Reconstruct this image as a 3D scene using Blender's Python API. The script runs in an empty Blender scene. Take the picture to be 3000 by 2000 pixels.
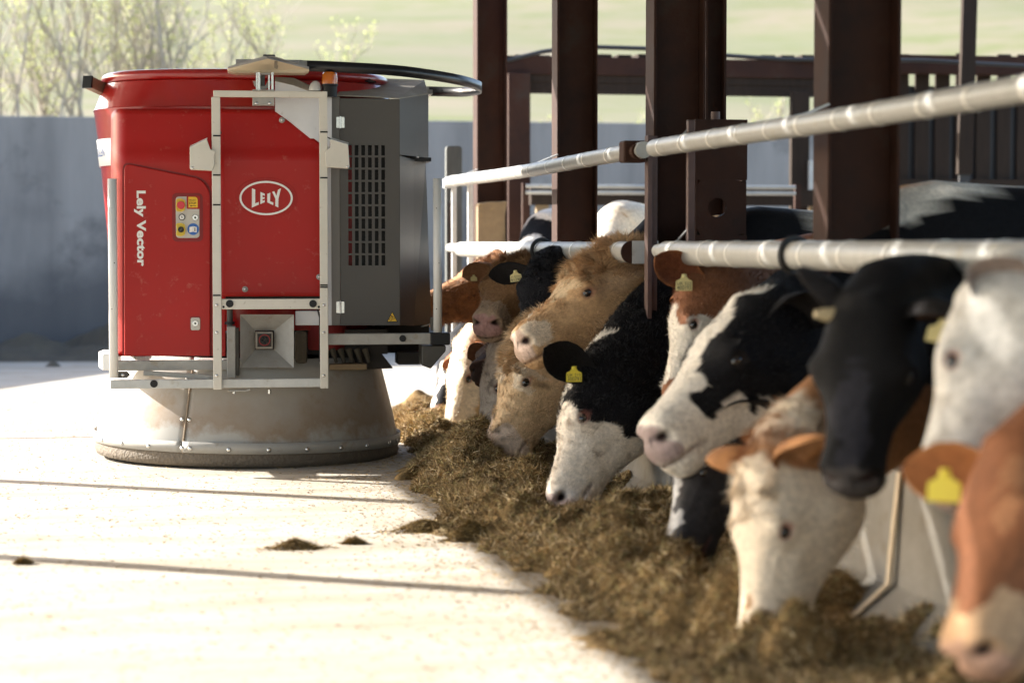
import bpy, math, random
import numpy as np
from mathutils import Vector, Matrix

rng = np.random.default_rng(7)
random.seed(7)
R = math.radians
SC = bpy.context.scene
COL = SC.collection

# ---------------------------------------------------------------- camera
FPX = 6230.0                                   # focal length in 3000-px-wide photo pixels
CAM = np.array([0.0, 0.0, 1.43])
PITCH = math.atan(290.0 / FPX)
YAW = math.atan(1250.0 / FPX * math.cos(PITCH))
cam_d = bpy.data.cameras.new('camera')
cam = bpy.data.objects.new('camera', cam_d)
COL.objects.link(cam)
cam.location = CAM
cam.rotation_euler = (math.pi / 2 - PITCH, 0, -YAW)
cam_d.sensor_width = 36.0
cam_d.lens = FPX / 3000 * 36.0
cam_d.clip_start, cam_d.clip_end = 0.1, 3000
cam_d.dof.use_dof = True
cam_d.dof.focus_distance = 13.1
cam_d.dof.aperture_fstop = 1.4
cam_d.dof.aperture_blades = 9
SC.camera = cam

# ---------------------------------------------------------------- sky, sun, exposure
SUN_AZ, SUN_EL = R(-56.0), R(27.0)             # azimuth from +Y, negative = towards -X
S_DIR = Vector((math.sin(SUN_AZ) * math.cos(SUN_EL), math.cos(SUN_AZ) * math.cos(SUN_EL), math.sin(SUN_EL)))
W = bpy.data.worlds.new('World')
SC.world = W
W.use_nodes = True
wn = W.node_tree
bg = wn.nodes['Background']
sky = wn.nodes.new('ShaderNodeTexSky')
sky.sky_type = 'NISHITA'
sky.sun_disc = False
sky.sun_elevation = SUN_EL
sky.sun_rotation = SUN_AZ
sky.air_density, sky.dust_density, sky.ozone_density = 1.0, 2.5, 1.0
wn.links.new(sky.outputs[0], bg.inputs[0])
bg.inputs[1].default_value = 0.15
sl = bpy.data.lights.new('sun', 'SUN')
sl.energy, sl.angle, sl.color = 5.0, R(0.5), (1.0, 0.955, 0.885)
sun = bpy.data.objects.new('sun', sl)
COL.objects.link(sun)
sun.rotation_euler = S_DIR.to_track_quat('Z', 'Y').to_euler()
SC.view_settings.view_transform = 'Standard'
SC.view_settings.look = 'None'
SC.view_settings.gamma = 1.0
SC.view_settings.use_curve_mapping = False
SC.view_settings.exposure = 2.0
SC.render.engine = 'CYCLES'
SC.cycles.use_denoising = True
SC.cycles.max_bounces = 8
SC.cycles.diffuse_bounces = 5
SC.cycles.glossy_bounces = 3
SC.cycles.transmission_bounces = 3
SC.cycles.caustics_reflective = False
SC.cycles.caustics_refractive = False

# ---------------------------------------------------------------- survey: photo measurement -> metres
FW = np.array([math.sin(YAW) * math.cos(PITCH), math.cos(YAW) * math.cos(PITCH), -math.sin(PITCH)])
RT = np.array([math.cos(YAW), -math.sin(YAW), 0.0])
UP = np.cross(RT, FW)

def ray(px, py):
    return FW + RT * ((px - 1500) / FPX) + UP * ((1000 - py) / FPX)

def at_x(px, py, X):
    d = ray(px, py); return CAM + d * ((X - CAM[0]) / d[0])

def at_y(px, py, Y):
    d = ray(px, py); return CAM + d * ((Y - CAM[1]) / d[1])

def at_z(px, py, Z=0.0):
    d = ray(px, py); return CAM + d * ((Z - CAM[2]) / d[2])

ROBOT = np.array([1.07, 14.47, 0.0])
ROBOT_YAW = R(-4.0)
RU = np.array([math.cos(ROBOT_YAW), math.sin(ROBOT_YAW), 0.0])
RV = np.array([-math.sin(ROBOT_YAW), math.cos(ROBOT_YAW), 0.0])

def rb(px, py, v):
    """photo point -> robot metres (u right, v back, w up) on the robot's own plane v"""
    d = ray(px, py)
    t = (v - np.dot(CAM - ROBOT, RV)) / np.dot(d, RV)
    p = CAM + d * t
    return (float(np.dot(p - ROBOT, RU)), v, float(p[2]))

# ---------------------------------------------------------------- materials
MATS = {}

def mat(name, col, rough=0.6, metal=0.0, col2=None, scale=8.0, mix=0.5, bump=0.0, bscale=60.0,
        coat=0.0, spec=0.5, sheen=0.0, stretch=(1, 1, 1), detail=6.0, sharp=None, rvar=0.0, dirt=None, dscale=3.0, damt=0.0):
    m = bpy.data.materials.new(name)
    m.use_nodes = True
    nt = m.node_tree
    b = nt.nodes['Principled BSDF']
    b.inputs['Roughness'].default_value = rough
    b.inputs['Metallic'].default_value = metal
    b.inputs['Specular IOR Level'].default_value = spec
    if coat:
        b.inputs['Coat Weight'].default_value = coat
        b.inputs['Coat Roughness'].default_value = 0.08
    if sheen:
        b.inputs['Sheen Weight'].default_value = sheen
        b.inputs['Sheen Roughness'].default_value = 0.5
    tc = nt.nodes.new('ShaderNodeTexCoord')
    mp = nt.nodes.new('ShaderNodeMapping')
    mp.inputs['Scale'].default_value = stretch
    nt.links.new(tc.outputs['Object'], mp.inputs['Vector'])
    c4 = (*col, 1)
    b.inputs['Base Color'].default_value = c4
    out = None
    if col2 is not None:
        n = nt.nodes.new('ShaderNodeTexNoise')
        n.inputs['Scale'].default_value = scale
        n.inputs['Detail'].default_value = detail
        n.inputs['Roughness'].default_value = 0.62
        nt.links.new(mp.outputs[0], n.inputs['Vector'])
        r = nt.nodes.new('ShaderNodeValToRGB')
        lo, hi = sharp if sharp else (0.5 - mix * 0.5, 0.5 + mix * 0.5)
        r.color_ramp.elements[0].position = lo
        r.color_ramp.elements[1].position = hi
        r.color_ramp.elements[0].color = c4
        r.color_ramp.elements[1].color = (*col2, 1)
        nt.links.new(n.outputs['Fac'], r.inputs['Fac'])
        out = r.outputs['Color']
        if rvar:
            mr = nt.nodes.new('ShaderNodeMapRange')
            mr.inputs[3].default_value = max(0.02, rough - rvar)
            mr.inputs[4].default_value = min(1, rough + rvar)
            nt.links.new(n.outputs['Fac'], mr.inputs[0])
            nt.links.new(mr.outputs[0], b.inputs['Roughness'])
    if dirt is not None:
        n2 = nt.nodes.new('ShaderNodeTexNoise')
        n2.inputs['Scale'].default_value = dscale
        n2.inputs['Detail'].default_value = 9
        n2.inputs['Roughness'].default_value = 0.7
        nt.links.new(tc.outputs['Object'], n2.inputs['Vector'])
        r2 = nt.nodes.new('ShaderNodeValToRGB')
        r2.color_ramp.elements[0].position = 0.62 - damt * 0.3
        r2.color_ramp.elements[1].position = 0.80 - damt * 0.25
        nt.links.new(n2.outputs['Fac'], r2.inputs['Fac'])
        mx = nt.nodes.new('ShaderNodeMix'); mx.data_type = 'RGBA'
        if out is not None:
            nt.links.new(out, mx.inputs[6])
        else:
            mx.inputs[6].default_value = c4
        mx.inputs[7].default_value = (*dirt, 1)
        nt.links.new(r2.outputs['Color'], mx.inputs[0])
        out = mx.outputs[2]
    if out is not None:
        nt.links.new(out, b.inputs['Base Color'])
    if bump:
        nb = nt.nodes.new('ShaderNodeTexNoise')
        nb.inputs['Scale'].default_value = bscale
        nb.inputs['Detail'].default_value = 5
        nt.links.new(mp.outputs[0], nb.inputs['Vector'])
        bp = nt.nodes.new('ShaderNodeBump')
        bp.inputs['Strength'].default_value = bump
        bp.inputs['Distance'].default_value = 0.01
        nt.links.new(nb.outputs['Fac'], bp.inputs['Height'])
        nt.links.new(bp.outputs[0], b.inputs['Normal'])
    MATS[name] = m
    return m

def vmat(name, rough=0.8, sheen=0.0, spec=0.3, bump=0.0, bscale=200.0, stretch=(1, 1, 1), var=0.25, vscale=40.0, trans=0.0):
    """colour from the 'tint' point attribute with fine procedural variation"""
    m = bpy.data.materials.new(name)
    m.use_nodes = True
    nt = m.node_tree
    b = nt.nodes['Principled BSDF']
    b.inputs['Roughness'].default_value = rough
    b.inputs['Specular IOR Level'].default_value = spec
    if sheen:
        b.inputs['Sheen Weight'].default_value = sheen
        b.inputs['Sheen Roughness'].default_value = 0.6
        b.inputs['Sheen Tint'].default_value = (0.9, 0.85, 0.75, 1)
    at = nt.nodes.new('ShaderNodeAttribute'); at.attribute_name = 'tint'
    tc = nt.nodes.new('ShaderNodeTexCoord')
    mp = nt.nodes.new('ShaderNodeMapping'); mp.inputs['Scale'].default_value = stretch
    nt.links.new(tc.outputs['Object'], mp.inputs['Vector'])
    n = nt.nodes.new('ShaderNodeTexNoise')
    n.inputs['Scale'].default_value = vscale
    n.inputs['Detail'].default_value = 8
    n.inputs['Roughness'].default_value = 0.7
    nt.links.new(mp.outputs[0], n.inputs['Vector'])
    mr = nt.nodes.new('ShaderNodeMapRange')
    mr.inputs[1].default_value, mr.inputs[2].default_value = 0.3, 0.7
    mr.inputs[3].default_value, mr.inputs[4].default_value = 1 - var, 1 + var
    nt.links.new(n.outputs['Fac'], mr.inputs[0])
    vm = nt.nodes.new('ShaderNodeVectorMath'); vm.operation = 'SCALE'
    nt.links.new(at.outputs['Color'], vm.inputs[0])
    nt.links.new(mr.outputs[0], vm.inputs['Scale'])
    nt.links.new(vm.outputs[0], b.inputs['Base Color'])
    if trans:
        tb = nt.nodes.new('ShaderNodeBsdfTranslucent'); ms = nt.nodes.new('ShaderNodeMixShader'); ms.inputs[0].default_value = trans
        nt.links.new(vm.outputs[0], tb.inputs['Color']); nt.links.new(b.outputs[0], ms.inputs[1]); nt.links.new(tb.outputs[0], ms.inputs[2])
        nt.links.new(ms.outputs[0], nt.nodes['Material Output'].inputs['Surface'])
    if bump:
        nb = nt.nodes.new('ShaderNodeTexNoise')
        nb.inputs['Scale'].default_value = bscale
        nb.inputs['Detail'].default_value = 4
        nt.links.new(mp.outputs[0], nb.inputs['Vector'])
        bp = nt.nodes.new('ShaderNodeBump')
        bp.inputs['Strength'].default_value = bump
        bp.inputs['Distance'].default_value = 0.01
        nt.links.new(nb.outputs['Fac'], bp.inputs['Height'])
        nt.links.new(bp.outputs[0], b.inputs['Normal'])
    MATS[name] = m
    return m

# ---------------------------------------------------------------- mesh helpers
class MB:
    def __init__(s):
        s.v, s.f = [], []

    def add(s, vs, fs):
        o = len(s.v)
        s.v += [tuple(map(float, p)) for p in vs]
        s.f += [tuple(i + o for i in f) for f in fs]
        return s

    def box(s, p0, p1):
        x0, y0, z0 = p0; x1, y1, z1 = p1
        x0, x1 = sorted((x0, x1)); y0, y1 = sorted((y0, y1)); z0, z1 = sorted((z0, z1))
        return s.add([(x0, y0, z0), (x1, y0, z0), (x1, y1, z0), (x0, y1, z0), (x0, y0, z1), (x1, y0, z1), (x1, y1, z1), (x0, y1, z1)],
                     [(0, 3, 2, 1), (4, 5, 6, 7), (0, 1, 5, 4), (1, 2, 6, 5), (2, 3, 7, 6), (3, 0, 4, 7)])

    def bar(s, a, b, w, h, up=(0, 0, 1)):
        a, b = Vector(a), Vector(b)
        t = (b - a).normalized(); u = Vector(up)
        sd = t.cross(u)
        if sd.length < 1e-4:
            sd = t.cross(Vector((1, 0, 0)))
        sd.normalize(); u = sd.cross(t)
        q = [sd * (sx * w / 2) + u * (sy * h / 2) for sx, sy in ((-1, -1), (1, -1), (1, 1), (-1, 1))]
        return s.add([a + k for k in q] + [b + k for k in q],
                     [(3, 2, 1, 0), (4, 5, 6, 7), (0, 1, 5, 4), (1, 2, 6, 5), (2, 3, 7, 6), (3, 0, 4, 7)])

    def tube(s, pts, rad, n=12, cap=True):
        pts = [Vector(p) for p in pts]
        if not hasattr(rad, '__len__'):
            rad = [rad] * len(pts)
        vs, fs = [], []
        u = None
        for i, p in enumerate(pts):
            t = (pts[min(i + 1, len(pts) - 1)] - pts[max(i - 1, 0)]).normalized()
            if u is None:
                u = t.orthogonal().normalized()
            u = (u - t * u.dot(t)).normalized()
            w = t.cross(u)
            for k in range(n):
                a = 2 * math.pi * k / n
                vs.append(p + (u * math.cos(a) + w * math.sin(a)) * rad[i])
        m = len(pts)
        for i in range(m - 1):
            for k in range(n):
                k2 = (k + 1) % n
                fs.append((i * n + k, i * n + k2, (i + 1) * n + k2, (i + 1) * n + k))
        if cap:
            fs.append(tuple(reversed(range(n)))); fs.append(tuple(range((m - 1) * n, m * n)))
        return s.add(vs, fs)

    def lathe(s, prof, n=64, c=(0, 0, 0), ex=2.0, sy=1.0, a0=0.0, a1=2 * math.pi, close=False):
        full = abs(a1 - a0 - 2 * math.pi) < 1e-6
        cols = n if full else n + 1
        vs, fs = [], []
        for (r, z, *k) in prof:
            ky = k[0] if k else sy
            for j in range(cols):
                a = a0 + (a1 - a0) * j / n
                ca, sa = math.cos(a), math.sin(a)
                x = math.copysign(abs(ca) ** (2 / ex), ca); y = math.copysign(abs(sa) ** (2 / ex), sa)
                vs.append((c[0] + r * x, c[1] + r * ky * y, c[2] + z))
        for i in range(len(prof) - 1):
            for j in range(n):
                j2 = (j + 1) % cols
                fs.append((i * cols + j, i * cols + j2, (i + 1) * cols + j2, (i + 1) * cols + j))
        if close:
            fs.append(tuple(reversed(range(cols)))); fs.append(tuple(range((len(prof) - 1) * cols, len(prof) * cols)))
        return s.add(vs, fs)

    def prism(s, poly, d0, d1, axis='y'):
        """poly 2-D (a,b); axis y: (a, d, b); axis z: (a, b, d); axis x: (d, a, b)"""
        n = len(poly)
        def P(a, b, d):
            return {'y': (a, d, b), 'z': (a, b, d), 'x': (d, a, b)}[axis]
        vs = [P(a, b, d0) for a, b in poly] + [P(a, b, d1) for a, b in poly]
        fs = [tuple(range(n)), tuple(reversed(range(n, 2 * n)))]
        for i in range(n):
            j = (i + 1) % n
            fs.append((j, i, i + n, j + n))
        return s.add(vs, fs)

    def dome(s, c, nrm, r, h=None, n=10, m=4):
        c, t = Vector(c), Vector(nrm).normalized()
        u = t.orthogonal().normalized(); w = t.cross(u)
        h = r if h is None else h
        vs, fs = [], []
        for i in range(m):
            a = math.pi / 2 * i / m
            for k in range(n):
                b = 2 * math.pi * k / n
                vs.append(c + (u * math.cos(b) + w * math.sin(b)) * (r * math.cos(a)) + t * (h * math.sin(a)))
        vs.append(c + t * h)
        for i in range(m - 1):
            for k in range(n):
                k2 = (k + 1) % n
                fs.append((i * n + k, i * n + k2, (i + 1) * n + k2, (i + 1) * n + k))
        for k in range(n):
            fs.append(((m - 1) * n + k, (m - 1) * n + (k + 1) % n, m * n))
        fs.append(tuple(reversed(range(n))))
        return s.add(vs, fs)

    def build(s, name, m, parent=None, smooth=False, bevel=0.0, seg=2, solid=0.0, angle=35):
        me = bpy.data.meshes.new(name)
        me.from_pydata(s.v, [], s.f)
        me.update()
        if smooth:
            me.polygons.foreach_set('use_smooth', [True] * len(me.polygons))
            me.set_sharp_from_angle(angle=R(angle))
        me.materials.append(MATS[m] if isinstance(m, str) else m)
        o = bpy.data.objects.new(name, me)
        COL.objects.link(o)
        if parent is not None:
            o.parent = parent
        if solid:
            md = o.modifiers.new('thickness', 'SOLIDIFY'); md.thickness = solid; md.offset = 0
        if bevel:
            md = o.modifiers.new('edge', 'BEVEL'); md.width = bevel; md.segments = seg; md.limit_method = 'ANGLE'; md.angle_limit = R(40)
        return o

def np_obj(name, V, F, m, parent=None, smooth=True, tint=None):
    """big meshes from numpy: V (n,3), F (k,3) or (k,4) arrays"""
    me = bpy.data.meshes.new(name)
    V = np.asarray(V, np.float32); F = np.asarray(F, np.int32)
    k = F.shape[1]
    me.vertices.add(len(V)); me.vertices.foreach_set('co', V.ravel())
    me.loops.add(F.size); me.loops.foreach_set('vertex_index', F.ravel())
    me.polygons.add(len(F)); me.polygons.foreach_set('loop_start', np.arange(0, F.size, k, dtype=np.int32))
    me.update(calc_edges=True)
    me.validate()
    if smooth:
        me.polygons.foreach_set('use_smooth', [True] * len(me.polygons))
    if tint is not None:
        at = me.attributes.new('tint', 'FLOAT_COLOR', 'POINT')
        c = np.ones((len(V), 4), np.float32); c[:, :3] = tint
        at.data.foreach_set('color', c.ravel())
    me.materials.append(MATS[m] if isinstance(m, str) else m)
    o = bpy.data.objects.new(name, me)
    COL.objects.link(o)
    if parent is not None:
        o.parent = parent
    return o

def tag(o, label=None, cat=None, group=None, kind=None):
    if label: o['label'] = label
    if cat: o['category'] = cat
    if group: o['group'] = group
    if kind: o['kind'] = kind
    return o

def empty(name, loc, rz=0.0, label=None, cat=None, group=None):
    o = bpy.data.objects.new(name, None)
    COL.objects.link(o)
    o.location = loc; o.rotation_euler = (0, 0, rz)
    o.empty_display_size = 0.1
    return tag(o, label, cat, group)

def text_mb(body, size, bold=0.0, spacing=1.0):
    """flat mesh of some lettering, x right, y up, origin lower left"""
    cu = bpy.data.curves.new('lettering', 'FONT')
    cu.body = body; cu.size = size; cu.offset = bold; cu.space_character = spacing
    cu.fill_mode = 'FRONT' if hasattr(cu, 'fill_mode') else cu.fill_mode
    cu.resolution_u = 4
    ob = bpy.data.objects.new('lettering_tmp', cu)
    COL.objects.link(ob)
    dg = bpy.context.evaluated_depsgraph_get()
    me = bpy.data.meshes.new_from_object(ob.evaluated_get(dg))
    vs = [tuple(v.co) for v in me.vertices]; fs = [tuple(p.vertices) for p in me.polygons]
    bpy.data.objects.remove(ob); bpy.data.curves.remove(cu); bpy.data.meshes.remove(me)
    return vs, fs

def rrect(x0, y0, x1, y1, r, n=5):
    pts = []
    for cx, cy, a in ((x1 - r, y1 - r, 0), (x0 + r, y1 - r, 90), (x0 + r, y0 + r, 180), (x1 - r, y0 + r, 270)):
        for k in range(n + 1):
            t = R(a + 90 * k / n)
            pts.append((cx + r * math.cos(t), cy + r * math.sin(t)))
    return pts

def round_poly(pts, rads, n=5):
    """polygon with rounded corners"""
    out = []
    m = len(pts)
    for i in range(m):
        p = Vector(pts[i]); a = Vector(pts[i - 1]) - p; b = Vector(pts[(i + 1) % m]) - p
        r = rads[i] if hasattr(rads, '__len__') else rads
        if r <= 0:
            out.append(tuple(p)); continue
        a1 = p + a.normalized() * min(r, a.length * 0.49); b1 = p + b.normalized() * min(r, b.length * 0.49)
        for k in range(n + 1):
            t = k / n
            q = a1 * (1 - t) ** 2 + p * 2 * t * (1 - t) + b1 * t ** 2
            out.append(tuple(q))
    return out

# smooth random field, vectorised (sum of random plane waves)
def make_noise(seed, n=10, f=1.0):
    g = np.random.default_rng(seed)
    k = g.normal(size=(n, 3)); k /= np.linalg.norm(k, axis=1, keepdims=True)
    k *= f * g.uniform(0.6, 1.6, (n, 1)) * 2 * math.pi
    ph = g.uniform(0, 2 * math.pi, n)
    def fn(P):
        return np.sin(P @ k.T + ph).sum(1) / math.sqrt(n / 2)
    return fn

# ---------------------------------------------------------------- material library
mat('concrete_yard', (0.385, 0.35, 0.30), 0.85, col2=(0.27, 0.23, 0.175), scale=1.6, mix=0.30, bump=0.25, bscale=90, stretch=(0.35, 1.6, 1), dirt=(0.22, 0.165, 0.10), dscale=3.0, damt=0.18)
mat('concrete_wall', (0.30, 0.285, 0.265), 0.9, col2=(0.17, 0.162, 0.152), scale=1.1, mix=0.45, bump=0.3, bscale=8, stretch=(1.6, 1, 0.22), dirt=(0.085, 0.082, 0.08), dscale=0.8, damt=0.30)
mat('concrete_kerb', (0.25, 0.235, 0.21), 0.85, col2=(0.16, 0.145, 0.12), scale=4, mix=0.5, bump=0.2, bscale=40, dirt=(0.15, 0.12, 0.08), dscale=6, damt=0.25)
mat('hill_grass', (0.135, 0.142, 0.080), 0.95, col2=(0.185, 0.158, 0.112), scale=0.11, mix=0.32, detail=8, dirt=(0.115, 0.132, 0.052), dscale=0.25, damt=0.5, spec=0.1)
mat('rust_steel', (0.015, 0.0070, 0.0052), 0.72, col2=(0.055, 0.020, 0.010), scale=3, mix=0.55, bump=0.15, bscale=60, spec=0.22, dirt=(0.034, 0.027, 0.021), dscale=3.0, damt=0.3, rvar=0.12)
mat('primer_steel', (0.115, 0.068, 0.062), 0.6, col2=(0.055, 0.028, 0.022), scale=6, mix=0.6, bump=0.1, bscale=60)
mat('dark_timber', (0.036, 0.024, 0.017), 0.85, col2=(0.02, 0.014, 0.01), scale=5, mix=0.6, stretch=(6, 6, 0.7), bump=0.3, bscale=30, spec=0.2)
mat('stained_block', (0.25, 0.18, 0.10), 0.9, col2=(0.14, 0.10, 0.06), scale=7, mix=0.6, bump=0.4, bscale=30, dirt=(0.35, 0.24, 0.09), dscale=9, damt=0.15)
mat('galvanised', (0.56, 0.565, 0.55), 0.5, 0.35, col2=(0.42, 0.43, 0.42), scale=9, mix=0.5, dirt=(0.30, 0.25, 0.17), dscale=7, damt=0.18, bump=0.05, bscale=80)
mat('pipe_worn', (0.42, 0.415, 0.39), 0.42, 0.15, col2=(0.33, 0.325, 0.30), scale=5, mix=0.5, stretch=(1, 6, 1), dirt=(0.33, 0.27, 0.18), dscale=11, damt=0.10, bump=0.05, bscale=60)
mat('pipe_bright', (0.74, 0.72, 0.66), 0.3, 0.1)
mat('roof_sheet', (0.33, 0.33, 0.32), 0.8, col2=(0.26, 0.26, 0.25), scale=3)
mat('bedding', (0.20, 0.145, 0.075), 0.95, col2=(0.09, 0.06, 0.03), scale=6, mix=0.5, bump=0.5, bscale=30)
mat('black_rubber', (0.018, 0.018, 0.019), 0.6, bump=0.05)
mat('muck', (0.045, 0.038, 0.030), 0.95, col2=(0.09, 0.075, 0.05), scale=5, mix=0.6, bump=0.6, bscale=14)
mat('bark', (0.42, 0.38, 0.31), 0.9, col2=(0.30, 0.26, 0.21), scale=9)
mat('wire', (0.2, 0.2, 0.2), 0.5, 0.6)
vmat('leaf_tint', 0.7, var=0.1, trans=0.55)
vmat('silage_base', 0.95, bump=1.0, bscale=70, var=0.55, vscale=55, spec=0.1)
vmat('silage_fibre', 0.75, var=0.05, spec=0.25)
vmat('litter', 0.85, var=0.05, spec=0.1)
vmat('coat_hair', 0.62, sheen=0.0, bump=0.6, bscale=120, stretch=(1, 1, 1), var=0.28, vscale=38, spec=0.08)
vmat('coat_strand', 0.55, var=0.06, spec=0.3)

# damp tide mark along the foot of the back wall
nt = MATS['concrete_wall'].node_tree
bs = nt.nodes['Principled BSDF']
src = bs.inputs['Base Color'].links[0].from_socket
tcn = nt.nodes.new('ShaderNodeTexCoord'); sp_ = nt.nodes.new('ShaderNodeSeparateXYZ')
nt.links.new(tcn.outputs['Object'], sp_.inputs[0])
nz = nt.nodes.new('ShaderNodeTexNoise'); nz.inputs['Scale'].default_value = 0.9; nz.inputs['Detail'].default_value = 8
nt.links.new(tcn.outputs['Object'], nz.inputs['Vector'])
ma = nt.nodes.new('ShaderNodeMath'); ma.operation = 'MULTIPLY_ADD'; ma.inputs[1].default_value = 3.4; ma.inputs[2].default_value = -1.7
nt.links.new(nz.outputs['Fac'], ma.inputs[0])
ad = nt.nodes.new('ShaderNodeMath'); ad.operation = 'ADD'
nt.links.new(sp_.outputs['Z'], ad.inputs[0]); nt.links.new(ma.outputs[0], ad.inputs[1])
mr = nt.nodes.new('ShaderNodeMapRange'); mr.inputs[1].default_value = 0.5; mr.inputs[2].default_value = 1.7; mr.inputs[3].default_value = 0.72; mr.inputs[4].default_value = 0.0
nt.links.new(ad.outputs[0], mr.inputs[0])
mx = nt.nodes.new('ShaderNodeMix'); mx.data_type = 'RGBA'
nt.links.new(src, mx.inputs[6]); mx.inputs[7].default_value = (0.055, 0.055, 0.06, 1)
nt.links.new(mr.outputs[0], mx.inputs[0]); nt.links.new(mx.outputs[2], bs.inputs['Base Color'])

# ---------------------------------------------------------------- ground
def grid_obj(name, xs, ys, zf, m):
    X, Y = np.meshgrid(xs, ys, indexing='ij')
    V = np.stack([X.ravel(), Y.ravel(), zf(X, Y).ravel()], 1)
    nx, ny = len(xs), len(ys)
    I = np.arange(nx * ny).reshape(nx, ny)
    F = np.stack([I[:-1, :-1].ravel(), I[1:, :-1].ravel(), I[1:, 1:].ravel(), I[:-1, 1:].ravel()], 1)
    return np_obj(name, V, F, m)

g = grid_obj('ground', np.array([-400., -60, -20, 0, 20, 60, 400]), np.array([-60., -10, 0, 10, 20, 30, 60, 500]), lambda X, Y: X * 0, 'concrete_yard')
tag(g, kind='structure')
# shallow cast joints across the yard: dark recessed strips of sealant laid over the slab
mat('joint_sealant', (0.20, 0.17, 0.13), 0.95)
for k, yj in enumerate((15.9,)):
    o = MB().box((-9, yj - 0.006, 0.0), (1.9, yj + 0.006, 0.004)).build('slab_joint', 'joint_sealant', g)

# hill behind the back wall: rises from the wall top to a bare crest, higher to the right
hx = np.linspace(-160, 260, 85)
hy = np.concatenate([np.linspace(28.6, 40, 8), np.linspace(44, 330, 60)])
nh = make_noise(3, 12, 0.02)
def hill_z(X, Y):
    d = np.clip(Y - 28.6, 0, None)
    base = 2.55 + d * (0.110 + 0.00022 * np.clip(X, -25, 60)) + 0.00016 * d * d
    crest_y = 168 + 0.45 * np.clip(X, -140, 200) 
    over = np.clip(Y - crest_y, 0, None)
    base = base - over * 0.16
    P = np.stack([X.ravel(), Y.ravel(), 0 * X.ravel()], 1)
    return base + (nh(P).reshape(X.shape)) * np.clip(d / 40, 0, 1) * 0.5
h = grid_obj('hill', hx, hy, hill_z, 'hill_grass')
tag(h, kind='structure')

# concrete back wall of cast panels
WALL_Y = 27.6
wall = empty('concrete_wall', (-8, WALL_Y, 0), 0, 'long grey concrete retaining wall across the back of the yard', 'wall')
x = -14.0
while x < 34:
    top = 3.02 + (0.0 if x < 6 else 0.03) 
    o = MB().box((x + 8 + 0.008, 0, 0), (x + 8 + 5.985, 0.28, top)).build('wall_panel', 'concrete_wall', wall, bevel=0.012)
    x += 6.0
wing = empty('shade_wall', (-7.05, 21.6, 0), R(-24.5), 'unseen concrete wall added beyond the left edge to shade the yard', 'wall')
MB().prism([(0, 0), (6.5, 0), (6.5, 3.0), (3.2, 3.0), (2.2, 2.85), (0, 2.8)], 0, -0.28, 'x').build('shade_wall_panel', 'concrete_wall', wing, bevel=0.01)  # invented wall, placed and shaped to throw its shadow on the yard

# feed passage roof (sheeted, out of the picture above) and its left-hand columns
ROOF_H, EAVE_X, GABLE_Y = 3.8, -4.4, 16.7
roof = empty('barn_roof', (0, 0, ROOF_H), 0, 'sheeted barn roof over the feed passage, above the picture', 'roof')
rm = MB()
n = 60
for i in range(n):
    y0 = -7 + (GABLE_Y + 7) * i / n; y1 = -7 + (GABLE_Y + 7) * (i + 1) / n
    zo = 0.03 if i % 2 else 0.0
    rm.add([(EAVE_X, y0, zo), (11, y0, 1.2 + zo), (11, y1, 1.2 + zo), (EAVE_X, y1, zo)], [(0, 1, 2, 3)])
rm.build('sheeting', 'roof_sheet', roof, solid=0.01)
for xx in (-4.1, -1.5, 1.0, 3.6, 6.2, 8.8):
    MB().box((xx - 0.05, -7, (xx - EAVE_X) * 1.2 / 15.4 - 0.2), (xx + 0.05, GABLE_Y, (xx - EAVE_X) * 1.2 / 15.4 - 0.03)).build('purlin', 'dark_timber', roof)

def h_beam(mb, x0, x1, yc, fw, z0, z1, t=0.016):
    """H section, flanges facing -X/+X"""
    mb.box((x0, yc - fw / 2, z0), (x0 + t, yc + fw / 2, z1))
    mb.box((x1 - t, yc - fw / 2, z0), (x1, yc + fw / 2, z1))
    mb.box((x0 + t, yc - 0.008, z0), (x1 - t, yc + 0.008, z1))
    return mb

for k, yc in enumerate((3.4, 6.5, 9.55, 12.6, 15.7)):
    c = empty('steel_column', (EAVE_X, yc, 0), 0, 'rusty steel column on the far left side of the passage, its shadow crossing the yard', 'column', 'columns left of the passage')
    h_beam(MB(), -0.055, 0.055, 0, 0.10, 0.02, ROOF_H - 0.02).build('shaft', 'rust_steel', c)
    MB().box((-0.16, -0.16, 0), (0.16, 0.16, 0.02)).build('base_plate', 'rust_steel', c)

# ---------------------------------------------------------------- feed barrier (right)
RX = 3.0
floor = MB().box((3.14, -4, 0.0), (14, 16.0, 0.12)).build('barn_floor', 'bedding')
tag(floor, kind='structure')
# low kerb wall with a sloping toe, cast in lengths
kerb = empty('feed_kerb_wall', (RX, 0, 0), 0, 'low pale concrete kerb wall with sloping toe along the feed heap', 'wall')
prof = [(-0.16, 0.004), (0.13, 0.004), (0.13, 0.56), (0.03, 0.56), (0.0, 0.13)]
y = -2.0
LEN = 2.55
k = 0
while y < 14.5:
    MB().prism([(a, b) for a, b in prof], y + 0.012, y + LEN - 0.012, 'y').build('kerb_length', 'concrete_kerb', kerb, bevel=0.008)
    y += LEN
mat('joint_timber', (0.62, 0.52, 0.38), 0.8, col2=(0.45, 0.36, 0.25), scale=12)
y = -2.0 + LEN * 3 + 1.99
for jy in (7.58,):
    MB().prism([(-0.166, 0.01), (-0.02, 0.132), (0.022, 0.56), (0.012, 0.56), (-0.032, 0.136), (-0.178, 0.012)], jy - 0.016, jy + 0.016, 'y').build('joint_strip', 'joint_timber', kerb)

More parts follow.
